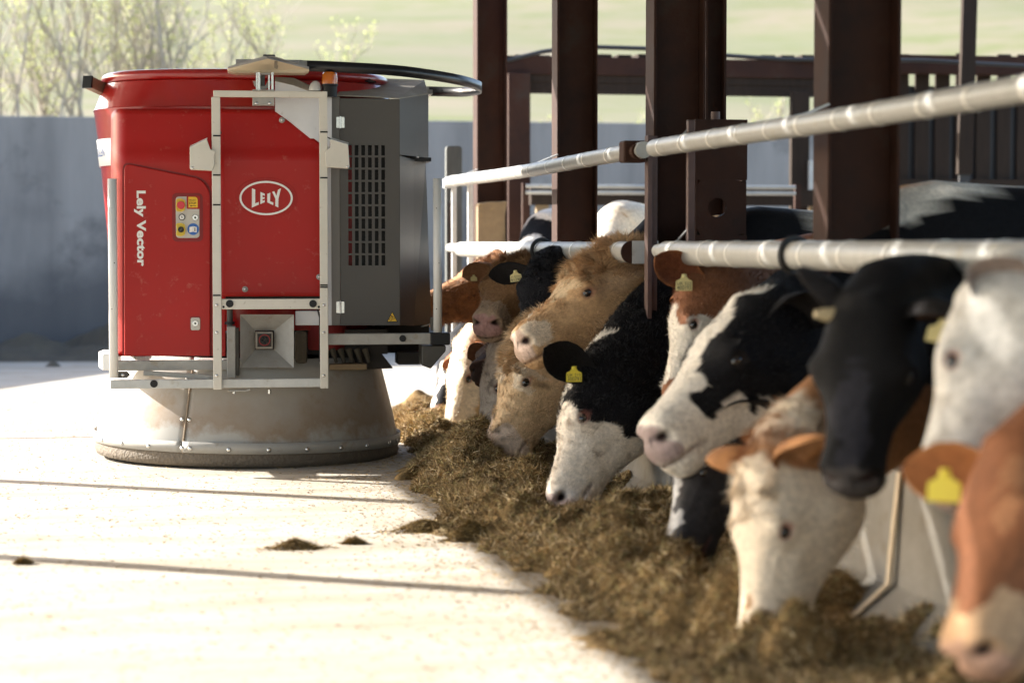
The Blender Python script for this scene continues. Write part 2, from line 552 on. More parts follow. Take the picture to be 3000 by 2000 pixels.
def col_at(px0, px1, X, fw, name, label, ztop=4.4, z0=0.0, mt='rust_steel', both=True):
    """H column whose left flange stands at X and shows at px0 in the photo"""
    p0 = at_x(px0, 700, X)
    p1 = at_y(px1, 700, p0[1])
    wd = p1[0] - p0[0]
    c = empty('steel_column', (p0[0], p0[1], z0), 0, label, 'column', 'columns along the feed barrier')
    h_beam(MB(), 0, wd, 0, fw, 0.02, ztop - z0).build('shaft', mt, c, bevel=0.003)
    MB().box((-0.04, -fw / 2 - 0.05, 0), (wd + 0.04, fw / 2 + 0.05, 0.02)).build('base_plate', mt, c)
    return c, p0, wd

cA, pA, wA = col_at(1392, 1480, 3.28, 0.20, 'a', 'farthest rust-brown steel column of the barrier, its left edge sunlit')
cB, pB, wB = col_at(1624, 1742, 3.28, 0.18, 'b', 'rust-brown steel column standing behind the long grey rail end')
cC, pC, wC = col_at(1902, 2052, 3.28, 0.19, 'c', 'rust-brown steel column directly behind the rail joint clamps')
cD, pD, wD = col_at(2402, 2612, 3.28, 0.20, 'd', 'nearest and widest dark steel column at the right')
# column behind C, deeper in the barn
pE = at_y(2056, 700, pC[1] + 1.2)
cE = empty('steel_column', (pE[0], pE[1], 0), 0, 'narrow dark column just right of and behind the clamp column', 'column', 'columns along the feed barrier')
w_ = at_y(2116, 700, pE[1])[0] - pE[0]
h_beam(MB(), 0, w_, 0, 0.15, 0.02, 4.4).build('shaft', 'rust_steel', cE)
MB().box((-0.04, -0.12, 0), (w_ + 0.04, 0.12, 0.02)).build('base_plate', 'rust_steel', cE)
# wide plate post with a round cable hole
pP = at_y(2036, 700, pC[1] - 0.55)
wP = at_y(2185, 700, pP[1])[0] - pP[0]
zt = at_y(2100, 352, pP[1])[2]; hc = at_y(2100, 608, pP[1])
pl = empty('plate_post', (pP[0], pP[1], 0), 0, 'wide brown steel plate post with a round hole through it', 'post')
hz_, hx_ = hc[2], hc[0] - pP[0]
rr = 0.055
ring = [(hx_ + rr * math.cos(R(a)), hz_ + rr * math.sin(R(a))) for a in range(0, 360, 20)]
mb = MB()
# plate face with the hole cut out: quad fan between hole ring and the outline
outl = []
for a in range(0, 360, 20):
    ca, sa = math.cos(R(a)), math.sin(R(a))
    t = min([(wP - hx_) / ca if ca > 1e-6 else 1e9, -hx_ / ca if ca < -1e-6 else 1e9, 0.16 / abs(sa) if abs(sa) > 1e-6 else 1e9])
    outl.append((hx_ + t * ca, hz_ + t * sa))
nn = len(ring)
mb.add([(a, 0, b) for a, b in ring] + [(a, 0, b) for a, b in outl], [(i, (i + 1) % nn, nn + (i + 1) % nn, nn + i) for i in range(nn)])
mb.box((0, -0.006, hz_ + 0.16), (wP, 0.006, zt)).box((0, -0.006, 0.02), (wP, 0.006, hz_ - 0.16))
mb.build('plate', 'rust_steel', pl, solid=0.012)
MB().box((0, 0.0, 0.02), (0.012, 0.13, zt)).box((wP - 0.012, 0.0, 0.02), (wP, 0.13, zt)).build('flange', 'rust_steel', pl)
MB().box((-0.02, -0.05, 0), (wP + 0.02, 0.16, 0.02)).build('base_plate', 'rust_steel', pl)
MB().tube([(wP * 0.45, 0.06, zt), (wP * 0.45, 0.06, zt + 0.05)], 0.026).build('peg', 'primer_steel', pl, smooth=True)

# rails: upper tube, lower tube and the fat sleeve over it, all running along the barrier
def rail(name, label, y0, y1, z, r, mtl='pipe_worn', bands=0.0, x=RX, wob=0.0, band_r=1.04, group='barrier rails'):
    o = empty(name, (x, y0, z), 0, label, 'rail', group)
    pts = []
    n = max(2, int((y1 - y0) / 0.5))
    for i in range(n + 1):
        t = i / n
        pts.append((wob * math.sin(t * 5), (y1 - y0) * t, wob * math.sin(t * 7 + 1)))
    MB().tube(pts, r, 20).build('tube', mtl, o, smooth=True)
    if bands:
        y = bands * 0.4
        while y < y1 - y0 - 0.05:
            i = min(n - 1, int(y / (y1 - y0) * n)); f = y / (y1 - y0) * n - i
            c = Vector(pts[i]).lerp(Vector(pts[i + 1]), f)
            MB().tube([c - Vector((0, 0.011, 0)), c + Vector((0, 0.011, 0))], r * band_r, 20).build('polished_band', 'pipe_bright', o, smooth=True)
            y += bands * random.uniform(0.9, 1.12)
    return o
yC = at_x(1900, 430, RX)[1]
yEnd = at_x(1318, 535, RX)[1]
rail('upper_rail', 'upper grey barrier rail running from the clamps towards the camera', 4.0, yC - 0.14, 1.93, 0.047, bands=0.46, wob=0.004)
rail('upper_rail', 'upper grey barrier rail from the clamps to the sunlit far end', yC + 0.10, yEnd, 1.93, 0.046, bands=0.52, wob=0.006)
rail('lower_rail', 'thin lower rail ending beside the robot, inside the fat far pipe', at_x(1840, 720, RX)[1], yEnd, 1.385, 0.036)
ySl = at_x(1850, 720, RX)[1]
rail('pipe_sleeve', 'fat white pipe on the lower far rail with a cut dark end', ySl, at_x(1352, 720, RX)[1], 1.375, 0.060, bands=0.55)
rail('lower_rail', 'thin lower near rail poking out left of the fat near pipe', 4.0, at_x(1928, 720, RX)[1], 1.385, 0.036)
rail('pipe_sleeve', 'fat white pipe on the lower near rail at the right edge', 4.0, at_x(1955, 720, RX)[1], 1.375, 0.062, bands=0.48)
# dark end cap of the far sleeve, hose loops round the sleeves
cap = empty('pipe_end_cap', (RX, ySl - 0.002, 1.375), 0, 'dark half-round end cap on the fat far pipe', 'cap')
MB().tube([(0, -0.012, 0), (0, 0.0, 0)], 0.064, 20).build('disc', 'rust_steel', cap, smooth=True)
MB().box((0.0, -0.02, -0.064), (0.15, -0.006, 0.064)).build('lug', 'galvanised', cap)
for (yy, lb) in ((at_x(1588, 720, RX)[1], 'black hose loop round the far pipe under the second column'), (at_x(2330, 735, RX)[1], 'black hose loop round the near pipe left of the wide column')):
    hl = empty('hose_loop', (RX, yy, 1.375), 0, lb, 'hose', 'hose loops on the pipes')
    MB().tube([(0.075 * math.cos(R(a)), 0.02 * math.sin(R(a * 1.5)), 0.075 * math.sin(R(a))) for a in range(0, 361, 15)], 0.013, 10).build('loop', 'black_rubber', hl, smooth=True)

# clamp post at the rail joint
cp = empty('barrier_post', (RX + 0.07, at_x(1905, 700, RX + 0.07)[1], 0), 0, 'slim primer-red post holding the rail joint clamps', 'post')
MB().box((-0.02, -0.02, 0.0), (0.005, 0.05, 2.02)).box((0.005, 0.035, 0), (0.05, 0.05, 2.02)).build('angle_iron', 'primer_steel', cp, bevel=0.002)
MB().box((-0.16, -0.03, 1.87), (-0.03, 0.085, 1.99)).build('clamp', 'rust_steel', cp, bevel=0.012)
MB().tube([(-0.09, -0.09, 1.93), (-0.09, -0.03, 1.93)], 0.042, 14).build('collar', 'rust_steel', cp, smooth=True)
MB().tube([(-0.09, -0.105, 1.93), (-0.09, -0.088, 1.93)], 0.028, 14).build('ring', 'pipe_worn', cp, smooth=True)
for k, (px_, dy) in enumerate(((2022, -0.45),)):
    q = at_x(px_, 700, RX + 0.09)
    bp_ = empty('barrier_post', (RX + 0.09, q[1], 0), 0, 'thin rusty rod with bent wire ties beside the plate post', 'post')
    MB().box((-0.018, -0.018, 0), (0.018, 0.018, at_y(px_, 352, q[1])[2])).build('rod', 'primer_steel', bp_, bevel=0.003)
    for zz in (1.99, 1.47):
        MB().tube([(0, 0, zz + 0.04), (-0.06, 0.03, zz - 0.03), (-0.1, 0.06, zz - 0.06)], 0.006, 6).build('wire_tie', 'wire', bp_)
for (px_, lb, zz) in ((1330, 'slim pale post at the far end of the barrier', 2.0), (1377, 'slim sunlit post just left of the farthest column', 1.96)):
    q = at_x(px_, 600, RX + 0.08)
    bp_ = empty('barrier_post', (q[0], q[1], 0), 0, lb, 'post')
    MB().box((-0.02, -0.02, 0), (0.02, 0.02, zz)).build('rod', 'galvanised', bp_, bevel=0.003)
    MB().box((-0.09, -0.03, 1.89), (-0.02, 0.03, 1.97)).build('bracket', 'galvanised', bp_)
# straps from the columns to the upper rail
for (c_, p_) in ((cA, pA), (cB, pB), (cD, pD)):
    MB().bar((0.0, -0.1, 2.05), (-0.27, -0.13, 1.94), 0.03, 0.008).build('strap', 'galvanised', c_)

# rounded timber board and stained block at the far end
q = at_y(1306, 800, 18.6); q2 = at_y(1352, 800, 18.6); zt = at_y(1330, 428, 18.6)[2]
gp = empty('timber_post', (q[0], q[1], 0), 0, 'broad grey-green timber post with rounded top at the barrier end', 'post')
mat('grey_board', (0.10, 0.105, 0.095), 0.85, col2=(0.06, 0.065, 0.06), scale=6, stretch=(5, 5, 0.6))
wd_ = q2[0] - q[0]
MB().prism(round_poly([(0, 0), (wd_, 0), (wd_, zt), (0, zt)], [0, 0, 0.035, 0.035]), -0.04, 0.04).build('board', 'grey_board', gp, bevel=0.004)
MB().box((wd_ * 0.2, -0.06, 0.4), (wd_ * 0.32, -0.041, zt - 0.5)).build('iron_strap', 'rust_steel', gp)
b0 = at_y(1396, 705, pA[1] - 0.25); b1 = at_y(1482, 590, pA[1] - 0.25)
sb = empty('timber_block', (b0[0], b0[1], 0), 0, 'stained tan block strapped to the farthest column above the lower pipe', 'block')
noi = make_noise(12, 8, 6)
mb = MB().prism(round_poly([(0, 1.18), (b1[0] - b0[0] - 0.01, 1.15), (b1[0] - b0[0] - 0.02, b1[2] - 0.12), (b1[0] - b0[0], b1[2]), (0.1, b1[2] - 0.004), (0.0, b1[2] - 0.02)], 0.015), -0.07, 0.07)
mb.build('block', 'stained_block', sb, bevel=0.008)
MB().box((0.02, -0.03, 0.12), (0.2, 0.03, 1.17)).build('prop', 'dark_timber', sb)

# ---------------------------------------------------------------- far end of the barn: beams, slats, posts
FY = 20.6
def yrect(mb, px0, py0, px1, py1, Y, d):
    a = at_y(px0, py1, Y); b = at_y(px1, py0, Y)
    return mb.box((a[0], Y, a[2]), (b[0], Y + d, b[2]))
def loc(o_, mb):
    mb.v = [(a - o_.location[0], b - o_.location[1], c - o_.location[2]) for a, b, c in mb.v]
    return mb
fe = empty('slatted_partition', (5.5, FY, 0), 0, 'dark timber slat partition with steel beams across the far end of the barn', 'fence')
loc(fe, yrect(MB(), 1470, 180, 2440, 216, FY, 0.16)).build('top_beam', 'rust_steel', fe, bevel=0.004)
loc(fe, yrect(MB(), 1550, 219, 2440, 240, FY + 0.02, 0.10)).build('timber_rail', 'dark_timber', fe)
loc(fe, yrect(MB(), 1550, 243, 2392, 272, FY + 0.03, 0.12)).build('timber_rail', 'dark_timber', fe)
loc(fe, yrect(MB(), 2600, 172, 3300, 214, FY - 0.02, 0.14)).build('top_beam', 'rust_steel', fe, bevel=0.004)
for (p0, p1) in ((1510, 1553), (1570, 1612), (1750, 1792), (1810, 1850), (1870, 1905), (2230, 2272), (2290, 2328), (2350, 2388)):
    loc(fe, yrect(MB(), p0, 161 + random.uniform(-2, 3), p1, 179, FY + 0.02, 0.5)).build('slat', 'dark_timber', fe)
px = 2618
while px < 3250:
    wv = random.uniform(40, 46)
    loc(fe, yrect(MB(), px, 157 + random.uniform(0, 8), px + wv, 536, FY + 0.14, 0.03)).build('slat', 'dark_timber', fe)
    px += wv + random.uniform(13, 18)
loc(fe, yrect(MB(), 2600, 528, 3300, 548, FY + 0.1, 0.1)).build('timber_rail', 'dark_timber', fe)
# black sheet added behind the slats to stop the sun and darken the gaps
loc(fe, yrect(MB(), 2610, 262, 3300, 560, FY + 0.185, 0.03)).build('slat_sun_block', 'black_rubber', fe)
for (p0, p1, y0, y1, mt, lb, d) in ((1485, 1549, 216, 760, 'rust_steel', 'dark steel post under the left end of the far beam', 0.0),
                                    (2310, 2362, 272, 1000, 'dark_timber', 'dark timber post under the far beam, left of the wide column', 0.1),
                                    (2362, 2378, 470, 1000, 'galvanised', 'thin pale upright beside the dark timber post', 0.14)):
    a = at_y(p0, 700, FY - d); b = at_y(p1, 700, FY - d)
    o = empty('partition_post', (a[0], FY - d, 0), 0, lb, 'post')
    zt = at_y(p0, y0, FY - d)[2]
    MB().box((0, -0.08, 0.0), (b[0] - a[0], 0.0, zt)).build('upright', mt, o, bevel=0.004)
    MB().box((-0.02, -0.1, 0), (b[0] - a[0] + 0.02, 0.02, 0.13)).build('foot', 'concrete_kerb', o)
a = at_y(2808, 510, FY - 0.6); b = at_y(2856, 0, FY - 0.6)
o = empty('hanging_timber', (a[0], FY - 0.6, 0), 0, 'tall leaning timber upright in front of the far slats', 'post')
dx = (b[0] - a[0])
MB().add([(0, 0, a[2]), (0.15, 0, a[2]), (0.15, 0.06, a[2]), (0, 0.06, a[2]), (0.05, 0, 4.6), (0.20, 0, 4.6), (0.20, 0.06, 4.6), (0.05, 0.06, 4.6)],
         [(0, 3, 2, 1), (4, 5, 6, 7), (0, 1, 5, 4), (1, 2, 6, 5), (2, 3, 7, 6), (3, 0, 4, 7)]).build('upright', 'dark_timber', o)
MB().box((0.02, 0.02, 0.1), (0.13, 0.05, a[2])).build('lower_stub', 'black_rubber', o)
# sunlit tube and timber beam low behind the cows
yy = 19.8
a = at_y(1540, 545, yy); b = at_y(2330, 545, yy)
o = empty('pen_rail', (a[0], yy, a[2]), 0, 'bright sunlit tube rail behind the cows at the back of the pen', 'rail')
MB().tube([(0, 0, 0), (b[0] - a[0], 0, 0)], 0.020, 12).build('tube', 'pipe_worn', o, smooth=True)
MB().tube([(0, 0, -0.06), (b[0] - a[0], 0, -0.06)], 0.02, 12).build('tube', 'pipe_worn', o, smooth=True)
MB().box((-0.03, 0, -a[2]), (0.03, 0.05, 0.03)).box((b[0] - a[0], 0, -a[2]), (b[0] - a[0] + 0.06, 0.05, 0.03)).build('stanchion', 'rust_steel', o)
a = at_y(1556, 600, yy + 0.3); b = at_y(2420, 556, yy + 0.3)
o = empty('timber_beam', (a[0], yy + 0.3, 0), 0, 'dark brown timber beam below the sunlit tube rail', 'beam')
MB().box((0, 0, a[2]), (b[0] - a[0], 0.12, b[2])).build('beam', 'dark_timber', o)
for t in (0.02, 0.5, 0.95):
    MB().box((t * (b[0] - a[0]), 0.02, 0), (t * (b[0] - a[0]) + 0.12, 0.1, a[2])).build('support', 'stained_block', o)
# slack cable above the beam
c0 = at_y(1485, 178, FY); c1 = at_y(1700, 137, FY); c2 = at_y(1900, 143, FY); c3 = at_y(2300, 175, FY); c4 = at_y(3200, 205, FY - 0.3)
cb = MB().tube([c0, at_y(1590, 152, FY), c1, c2, at_y(2080, 160, FY), c3, at_y(2700, 178, FY - .2), c4], 0.022, 8).build('cable', 'black_rubber', None, smooth=True)
tag(cb, 'slack black cable sagging over the far beam', 'cable')

# ---------------------------------------------------------------- shrubs on the bank behind the wall
def shrub(x, y, z, hgt, spread, seed, label, dens=1.0, leaf=0.34):
    g_ = random.Random(seed)
    root = empty('shrub', (x, y, z), 0, label, 'shrub', 'budding shrubs above the wall')
    st, tw = MB(), MB()
    LV, LF, LC = [], [], []
    tips = []
    def grow(p, d, ln, r, lev):
        pts = [p]
        q = p.copy(); dd = d.copy()
        m = 4
        for i in range(m):
            dd = (dd + Vector((g_.uniform(-.22, .22), g_.uniform(-.22, .22), g_.uniform(-.05, .18)))).normalized()
            q = q + dd * (ln / m)
            pts.append(q.copy())
        (st if lev < 2 else tw).tube(pts, [r * (1 - 0.16 * i) for i in range(m + 1)], 5 if lev < 2 else 3, cap=False)
        if lev >= 2:
            tips.append((pts, dd))
        if lev < 3:
            for i in range(1, m + 1):
                for _ in range(2 if lev < 1 else 1):
                    if g_.random() < (0.85 if lev < 2 else 0.75):
                        ax = Vector((g_.uniform(-1, 1), g_.uniform(-1, 1), g_.uniform(0.0, 0.9)))
                        nd = (dd * 0.8 + ax * 0.75).normalized()
                        grow(pts[i], nd, ln * g_.uniform(0.38, 0.62), r * 0.45, lev + 1)
    for s_ in range(int(5 * dens)):
        a_ = g_.uniform(0, 6.28)
        base = Vector((math.cos(a_) * spread * 0.35, math.sin(a_) * 0.3, -0.2))
        grow(base, Vector((math.cos(a_) * 0.28, math.sin(a_) * 0.2, 1)).normalized(), hgt * g_.uniform(0.55, 0.85), 0.032, 0)
    for pts, dd in tips:
        for p in pts[1:]:
            if g_.random() < leaf:
                for _ in range(g_.choice((1, 2, 2, 3))):
                    c = p + Vector((g_.uniform(-.05, .05), g_.uniform(-.05, .05), g_.uniform(-.04, .05)))
                    a = Vector((g_.uniform(-1, 1), g_.uniform(-1, 1), g_.uniform(-.3, 1))).normalized() * g_.uniform(0.014, 0.032)
                    b = a.cross(Vector((g_.uniform(-1, 1), g_.uniform(-1, 1), g_.uniform(-1, 1)))).normalized() * a.length * 0.55
                    i0 = len(LV)
                    LV.extend([c - a, c + b, c + a, c - b]); LF.append((i0, i0 + 1, i0 + 2, i0 + 3))
                    t = g_.random()
                    LC.extend([(0.34 + 0.12 * t, 0.38 + 0.1 * t, 0.14 + 0.08 * t)] * 4)
    st.build('trunk', 'bark', root)
    crown = tw.build('crown', 'bark', root)
    if LV:
        np_obj('buds', np.array([tuple(v) for v in LV]), np.array(LF), 'leaf_tint', crown, smooth=False, tint=np.array(LC))['kind'] = 'stuff'
labels = ['dense budding shrub at the left picture edge', 'budding shrub second from the left edge above the wall', 'tall budding shrub third from the left above the wall',
          'thin leggy shrub left of the robot rim stub', 'bare twiggy shrub directly behind the robot rim stub', 'pale shrub rising behind the left part of the robot rim',
          'low shrub behind the middle of the robot rim', 'low faint shrub left of the flat top scanner', 'small shrub right of the flat top scanner', 'low shrub seen between the farthest and second column',
          'low shrub seen between the second and clamp column', 'small twiggy shrub seen right of the plate post']
for i, (px_, y_, h_, sp) in enumerate(((15, 29.2, 2.6, 1.2), (120, 29.0, 2.9, 1.2), (225, 29.6, 3.1, 1.1), (330, 29.1, 2.9, 1.0), (420, 29.7, 2.8, 1.0), (520, 29.3, 2.7, 1.0),
                                     (640, 29.9, 2.4, 1.0), (760, 30.2, 1.9, 1.0), (1010, 30.2, 1.5, 0.9), (1600, 29.6, 0.7, 0.8), (1780, 29.7, 0.75, 0.8), (2250, 29.4, 0.9, 0.8))):
    q = at_y(px_, 340, y_)
    shrub(q[0], y_, 2.55 + (y_ - 28.6) * 0.1, h_, sp, 40 + i, labels[i], 1.1 if i < 6 else 0.7, 0.34 if i < 9 else 0.12)

# dark muck heap against the wall
def heap(name, cx, cy, rx, ry, hgt, seed, m, label, cat, n=40):
    no = make_noise(seed, 10, 1.1); no2 = make_noise(seed + 1, 10, 3.2)
    rr_ = np.linspace(0, 1, n); th = np.linspace(0, 2 * math.pi, 2 * n, endpoint=False)
    RR, TH = np.meshgrid(rr_, th, indexing='ij')
    X = rx * RR * np.cos(TH); Y = ry * RR * np.sin(TH)
    P = np.stack([X.ravel(), Y.ravel(), 0 * X.ravel()], 1)
    Z = hgt * (1 - RR ** 1.6) * (1 + 0.35 * no(P).reshape(X.shape)) + 0.10 * hgt * no2(P).reshape(X.shape) * (1 - RR) - 0.02
    V = np.stack([X.ravel(), Y.ravel(), Z.ravel()], 1)
    I = np.arange(X.size).reshape(X.shape)
    J = np.roll(I, -1, axis=1)
    F = np.stack([I[:-1].ravel(), I[1:].ravel(), J[1:].ravel(), J[:-1].ravel()], 1)
    o = np_obj(name, V, F, m)
    o.location = (cx, cy, 0)
    return tag(o, label, cat)
q = at_y(255, 1000, 26.9)
heap('muck_heap', q[0] + 0.3, 26.8, 2.3, 0.8, 0.34, 5, 'muck', 'dark muck heap against the grey wall left of the robot', 'heap')
q = at_z(155, 1073)
heap('muck_clod', q[0], q[1], 0.11, 0.11, 0.10, 9, 'muck', 'small dark clod lying in the shade before the wall', 'clod', 10)

# ---------------------------------------------------------------- the feeding robot
mat('red_gloss', (0.34, 0.006, 0.005), 0.28, coat=0.6, col2=(0.31, 0.008, 0.006), scale=5, dirt=(0.42, 0.10, 0.08), dscale=26, damt=0.02)
mat('red_satin', (0.37, 0.006, 0.004), 0.45, coat=0.08, spec=0.3, col2=(0.33, 0.008, 0.005), scale=4, dirt=(0.42, 0.10, 0.075), dscale=16, damt=0.10, bump=0.02, bscale=400)
mat('red_dark', (0.20, 0.010, 0.010), 0.6)
mat('skirt_band', (0.38, 0.37, 0.34), 0.6, 0.0, col2=(0.33, 0.315, 0.285), scale=6, dirt=(0.2, 0.14, 0.08), dscale=8, damt=0.1)
mat('skirt_steel', (0.38, 0.37, 0.34), 0.62, 0.0, col2=(0.33, 0.315, 0.285), scale=3, mix=0.6, dirt=(0.25, 0.16, 0.07), dscale=2.0, damt=0.20, bump=0.02)
mat('skirt_rubber', (0.105, 0.085, 0.065), 0.8, col2=(0.16, 0.13, 0.095), scale=30)
mat('cabinet_grey', (0.070, 0.063, 0.056), 0.42, col2=(0.062, 0.056, 0.050), scale=3, dirt=(0.16, 0.13, 0.10), dscale=40, damt=-0.05, bump=0.01)
mat('cabinet_edge', (0.16, 0.15, 0.135), 0.45)
mat('hood_grey', (0.70, 0.71, 0.73), 0.35, col2=(0.64, 0.65, 0.67), scale=8, dirt=(0.35, 0.30, 0.24), dscale=30, damt=0.0)
mat('hood_dusty', (0.33, 0.31, 0.27), 0.85, col2=(0.24, 0.21, 0.17), scale=9)
mat('cream_paint', (0.64, 0.61, 0.54), 0.45, col2=(0.58, 0.55, 0.48), scale=6, dirt=(0.22, 0.16, 0.10), dscale=32, damt=0.03)
mat('white_paint', (0.70, 0.70, 0.68), 0.4, col2=(0.62, 0.62, 0.6), scale=5)
mat('lettering_white', (0.80, 0.79, 0.76), 0.5)
mat('panel_plate', (0.55, 0.53, 0.48), 0.5, col2=(0.47, 0.45, 0.40), scale=10)
mat('sign_yellow', (0.78, 0.48, 0.02), 0.45)
mat('guard_yellow', (0.75, 0.55, 0.06), 0.4)
mat('sign_blue', (0.02, 0.12, 0.42), 0.4)
mat('button_red', (0.55, 0.02, 0.03), 0.25)
mat('black_plastic', (0.010, 0.010, 0.011), 0.45, spec=0.3)
mat('black_band', (0.006, 0.007, 0.010), 0.32)
mat('chrome', (0.62, 0.62, 0.60), 0.25, 0.9)
mat('scanner_cream', (0.60, 0.50, 0.36), 0.4)
mat('scanner_lid', (0.33, 0.33, 0.33), 0.5, col2=(0.25, 0.24, 0.23), scale=20)
mat('stain_brown', (0.25, 0.19, 0.13), 0.6)
mat('beacon_orange', (0.85, 0.22, 0.01), 0.15, coat=0.5)
mat('dark_grime', (0.035, 0.030, 0.026), 0.8, col2=(0.02, 0.018, 0.016), scale=6)
mat('oily_steel', (0.09, 0.085, 0.075), 0.5, 0.4, col2=(0.05, 0.046, 0.04), scale=8)
mat('galv_grey', (0.36, 0.355, 0.33), 0.5, 0.3, col2=(0.27, 0.26, 0.24), scale=11, dirt=(0.22, 0.17, 0.10), dscale=9, damt=0.15)
mat('sticker_white', (0.78, 0.79, 0.80), 0.3)
# beacon lens lets light through
b_ = MATS['beacon_orange'].node_tree.nodes['Principled BSDF']
b_.inputs['Transmission Weight'].default_value = 0.35
# dimpled rubber
nt = MATS['skirt_rubber'].node_tree
vo = nt.nodes.new('ShaderNodeTexVoronoi'); vo.inputs['Scale'].default_value = 55
tcn = nt.nodes.new('ShaderNodeTexCoord'); nt.links.new(tcn.outputs['Object'], vo.inputs['Vector'])
bpn = nt.nodes.new('ShaderNodeBump'); bpn.inputs['Strength'].default_value = 0.7; bpn.inputs['Distance'].default_value = 0.006
nt.links.new(vo.outputs['Distance'], bpn.inputs['Height']); nt.links.new(bpn.outputs[0], nt.nodes['Principled BSDF'].inputs['Normal'])
# rust-brown splash belt half way up the skirt (a stain with its own shape)
nt = MATS['skirt_steel'].node_tree
bs = nt.nodes['Principled BSDF']
src = bs.inputs['Base Color'].links[0].from_socket
tcn = nt.nodes.new('ShaderNodeTexCoord'); sp_ = nt.nodes.new('ShaderNodeSeparateXYZ')
nt.links.new(tcn.outputs['Object'], sp_.inputs[0])
nz = nt.nodes.new('ShaderNodeTexNoise'); nz.inputs['Scale'].default_value = 3.0; nz.inputs['Detail'].default_value = 9; nz.inputs['Roughness'].default_value = 0.65
nt.links.new(tcn.outputs['Object'], nz.inputs['Vector'])
ma = nt.nodes.new('ShaderNodeMath'); ma.operation = 'MULTIPLY_ADD'; ma.inputs[1].default_value = 0.55; ma.inputs[2].default_value = -0.27
nt.links.new(nz.outputs['Fac'], ma.inputs[0])
ad = nt.nodes.new('ShaderNodeMath'); ad.operation = 'ADD'
nt.links.new(sp_.outputs['Z'], ad.inputs[0]); nt.links.new(ma.outputs[0], ad.inputs[1])
rp = nt.nodes.new('ShaderNodeValToRGB')
e = rp.color_ramp.elements
e[0].position = 0.20; e[0].color = (0, 0, 0, 1)
e[1].position = 0.60; e[1].color = (0, 0, 0, 1)
for pos, v_ in ((0.28, 0.62), (0.33, 0.5), (0.46, 0.22)):
    k_ = e.new(pos); k_.color = (v_, v_, v_, 1)
nt.links.new(ad.outputs[0], rp.inputs['Fac'])
mx = nt.nodes.new('ShaderNodeMix'); mx.data_type = 'RGBA'
nt.links.new(src, mx.inputs[6]); mx.inputs[7].default_value = (0.20, 0.115, 0.045, 1)
nt.links.new(rp.outputs['Color'], mx.inputs[0]); nt.links.new(mx.outputs[2], bs.inputs['Base Color'])

RO = empty('feeding_robot', tuple(ROBOT), ROBOT_YAW, 'red and grey mobile feed robot with steel skirt pushing up silage', 'feed robot')

def rr_(px0, py0, px1, py1, v):
    """(u0, w0, u1, w1) of a photo rectangle on robot plane v"""
    a = rb(px0, py1, v); b = rb(px1, py0, v)
    return a[0], a[2], b[0], b[2]

def rbox(px0, py0, px1, py1, v0, v1):
    u0, w0, u1, w1 = rr_(px0, py0, px1, py1, v0)
    return MB().box((u0, v0, w0), (u1, v1, w1))

# --- skirt: two rolled sheets, riveted band and dimpled rubber lip, tipped a little to the right
TILT = R(1.1)
sk = bpy.data.objects.new('skirt', None); COL.objects.link(sk); sk.parent = RO; sk.rotation_euler = (0, TILT, 0); sk.location = (0, 0, 0.0)
seam = R(-90 - 24.0)
steel = [(1.012, 0.12), (1.008, 0.15), (0.975, 0.30), (0.935, 0.45), (0.893, 0.60), (0.868, 0.69)]
for (a0, a1) in ((seam + R(0.12), seam + R(180 - 0.12)), (seam + R(180.12), seam + R(360 - 0.12))):
    s1 = MB().lathe(steel, 72, a0=a0, a1=a1).build('skirt_sheet', 'skirt_steel', sk, smooth=True, solid=0.004, angle=60)
bandp = [(1.030, 0.095), (1.030, 0.165)]
for (a0, a1) in ((seam + R(0.15), seam + R(179.8)), (seam + R(180.2), seam + R(359.85))):
    band = MB().lathe(bandp, 72, a0=a0, a1=a1).build('clamp_band', 'skirt_band', sk, smooth=True, solid=0.004)
rub = MB().lathe([(1.012, 0.16), (1.018, 0.10), (1.022, 0.05), (1.010, 0.012), (0.985, 0.004), (0.97, 0.03)], 128).build('rubber_lip', 'skirt_rubber', sk, smooth=True, angle=70)
MB().tube([(0.997 * math.cos(seam), 0.997 * math.sin(seam), 0.05), (1.02 * math.cos(seam), 1.02 * math.sin(seam), 0.10), (1.012 * math.cos(seam), 1.012 * math.sin(seam), 0.165), (0.952 * math.cos(seam), 0.952 * math.sin(seam), 0.40), (0.892 * math.cos(seam), 0.892 * math.sin(seam), 0.61)], 0.006, 6).build('seam_rust', 'stain_brown', sk)
for px in (301, 358, 433, 531, 554, 669, 784, 896, 997, 1075, 1138, 1160):
    # angle at which this rivet shows
    best = min(range(-180, 1), key=lambda a_: abs((ROBOT + RU * 1.03 * math.cos(R(a_)) + RV * 1.03 * math.sin(R(a_)) - CAM) @ RT / ((ROBOT + RU * 1.03 * math.cos(R(a_)) + RV * 1.03 * math.sin(R(a_)) - CAM) @ FW) * FPX + 1500 - px))
    a_ = R(best)
    MB().dome((1.032 * math.cos(a_), 1.032 * math.sin(a_), 0.122), (math.cos(a_), math.sin(a_), 0), 0.016, 0.010).build('rivet', 'chrome', sk, smooth=True)
for (da, z_) in ((-1.6, 0.30), (1.3, 0.30), (-1.8, 0.555), (1.6, 0.555)):
    a_ = seam + R(da); r_ = np.interp(z_, [s[1] for s in steel], [s[0] for s in steel]) + 0.003
    MB().dome((r_ * math.cos(a_), r_ * math.sin(a_), z_), (math.cos(a_), math.sin(a_), 0.25), 0.014, 0.008).build('bolt', 'chrome', sk, smooth=True)
MB().lathe([(0.85, 0.66), (0.05, 0.70)], 48, close=True).build('skirt_lid', 'dark_grime', sk)

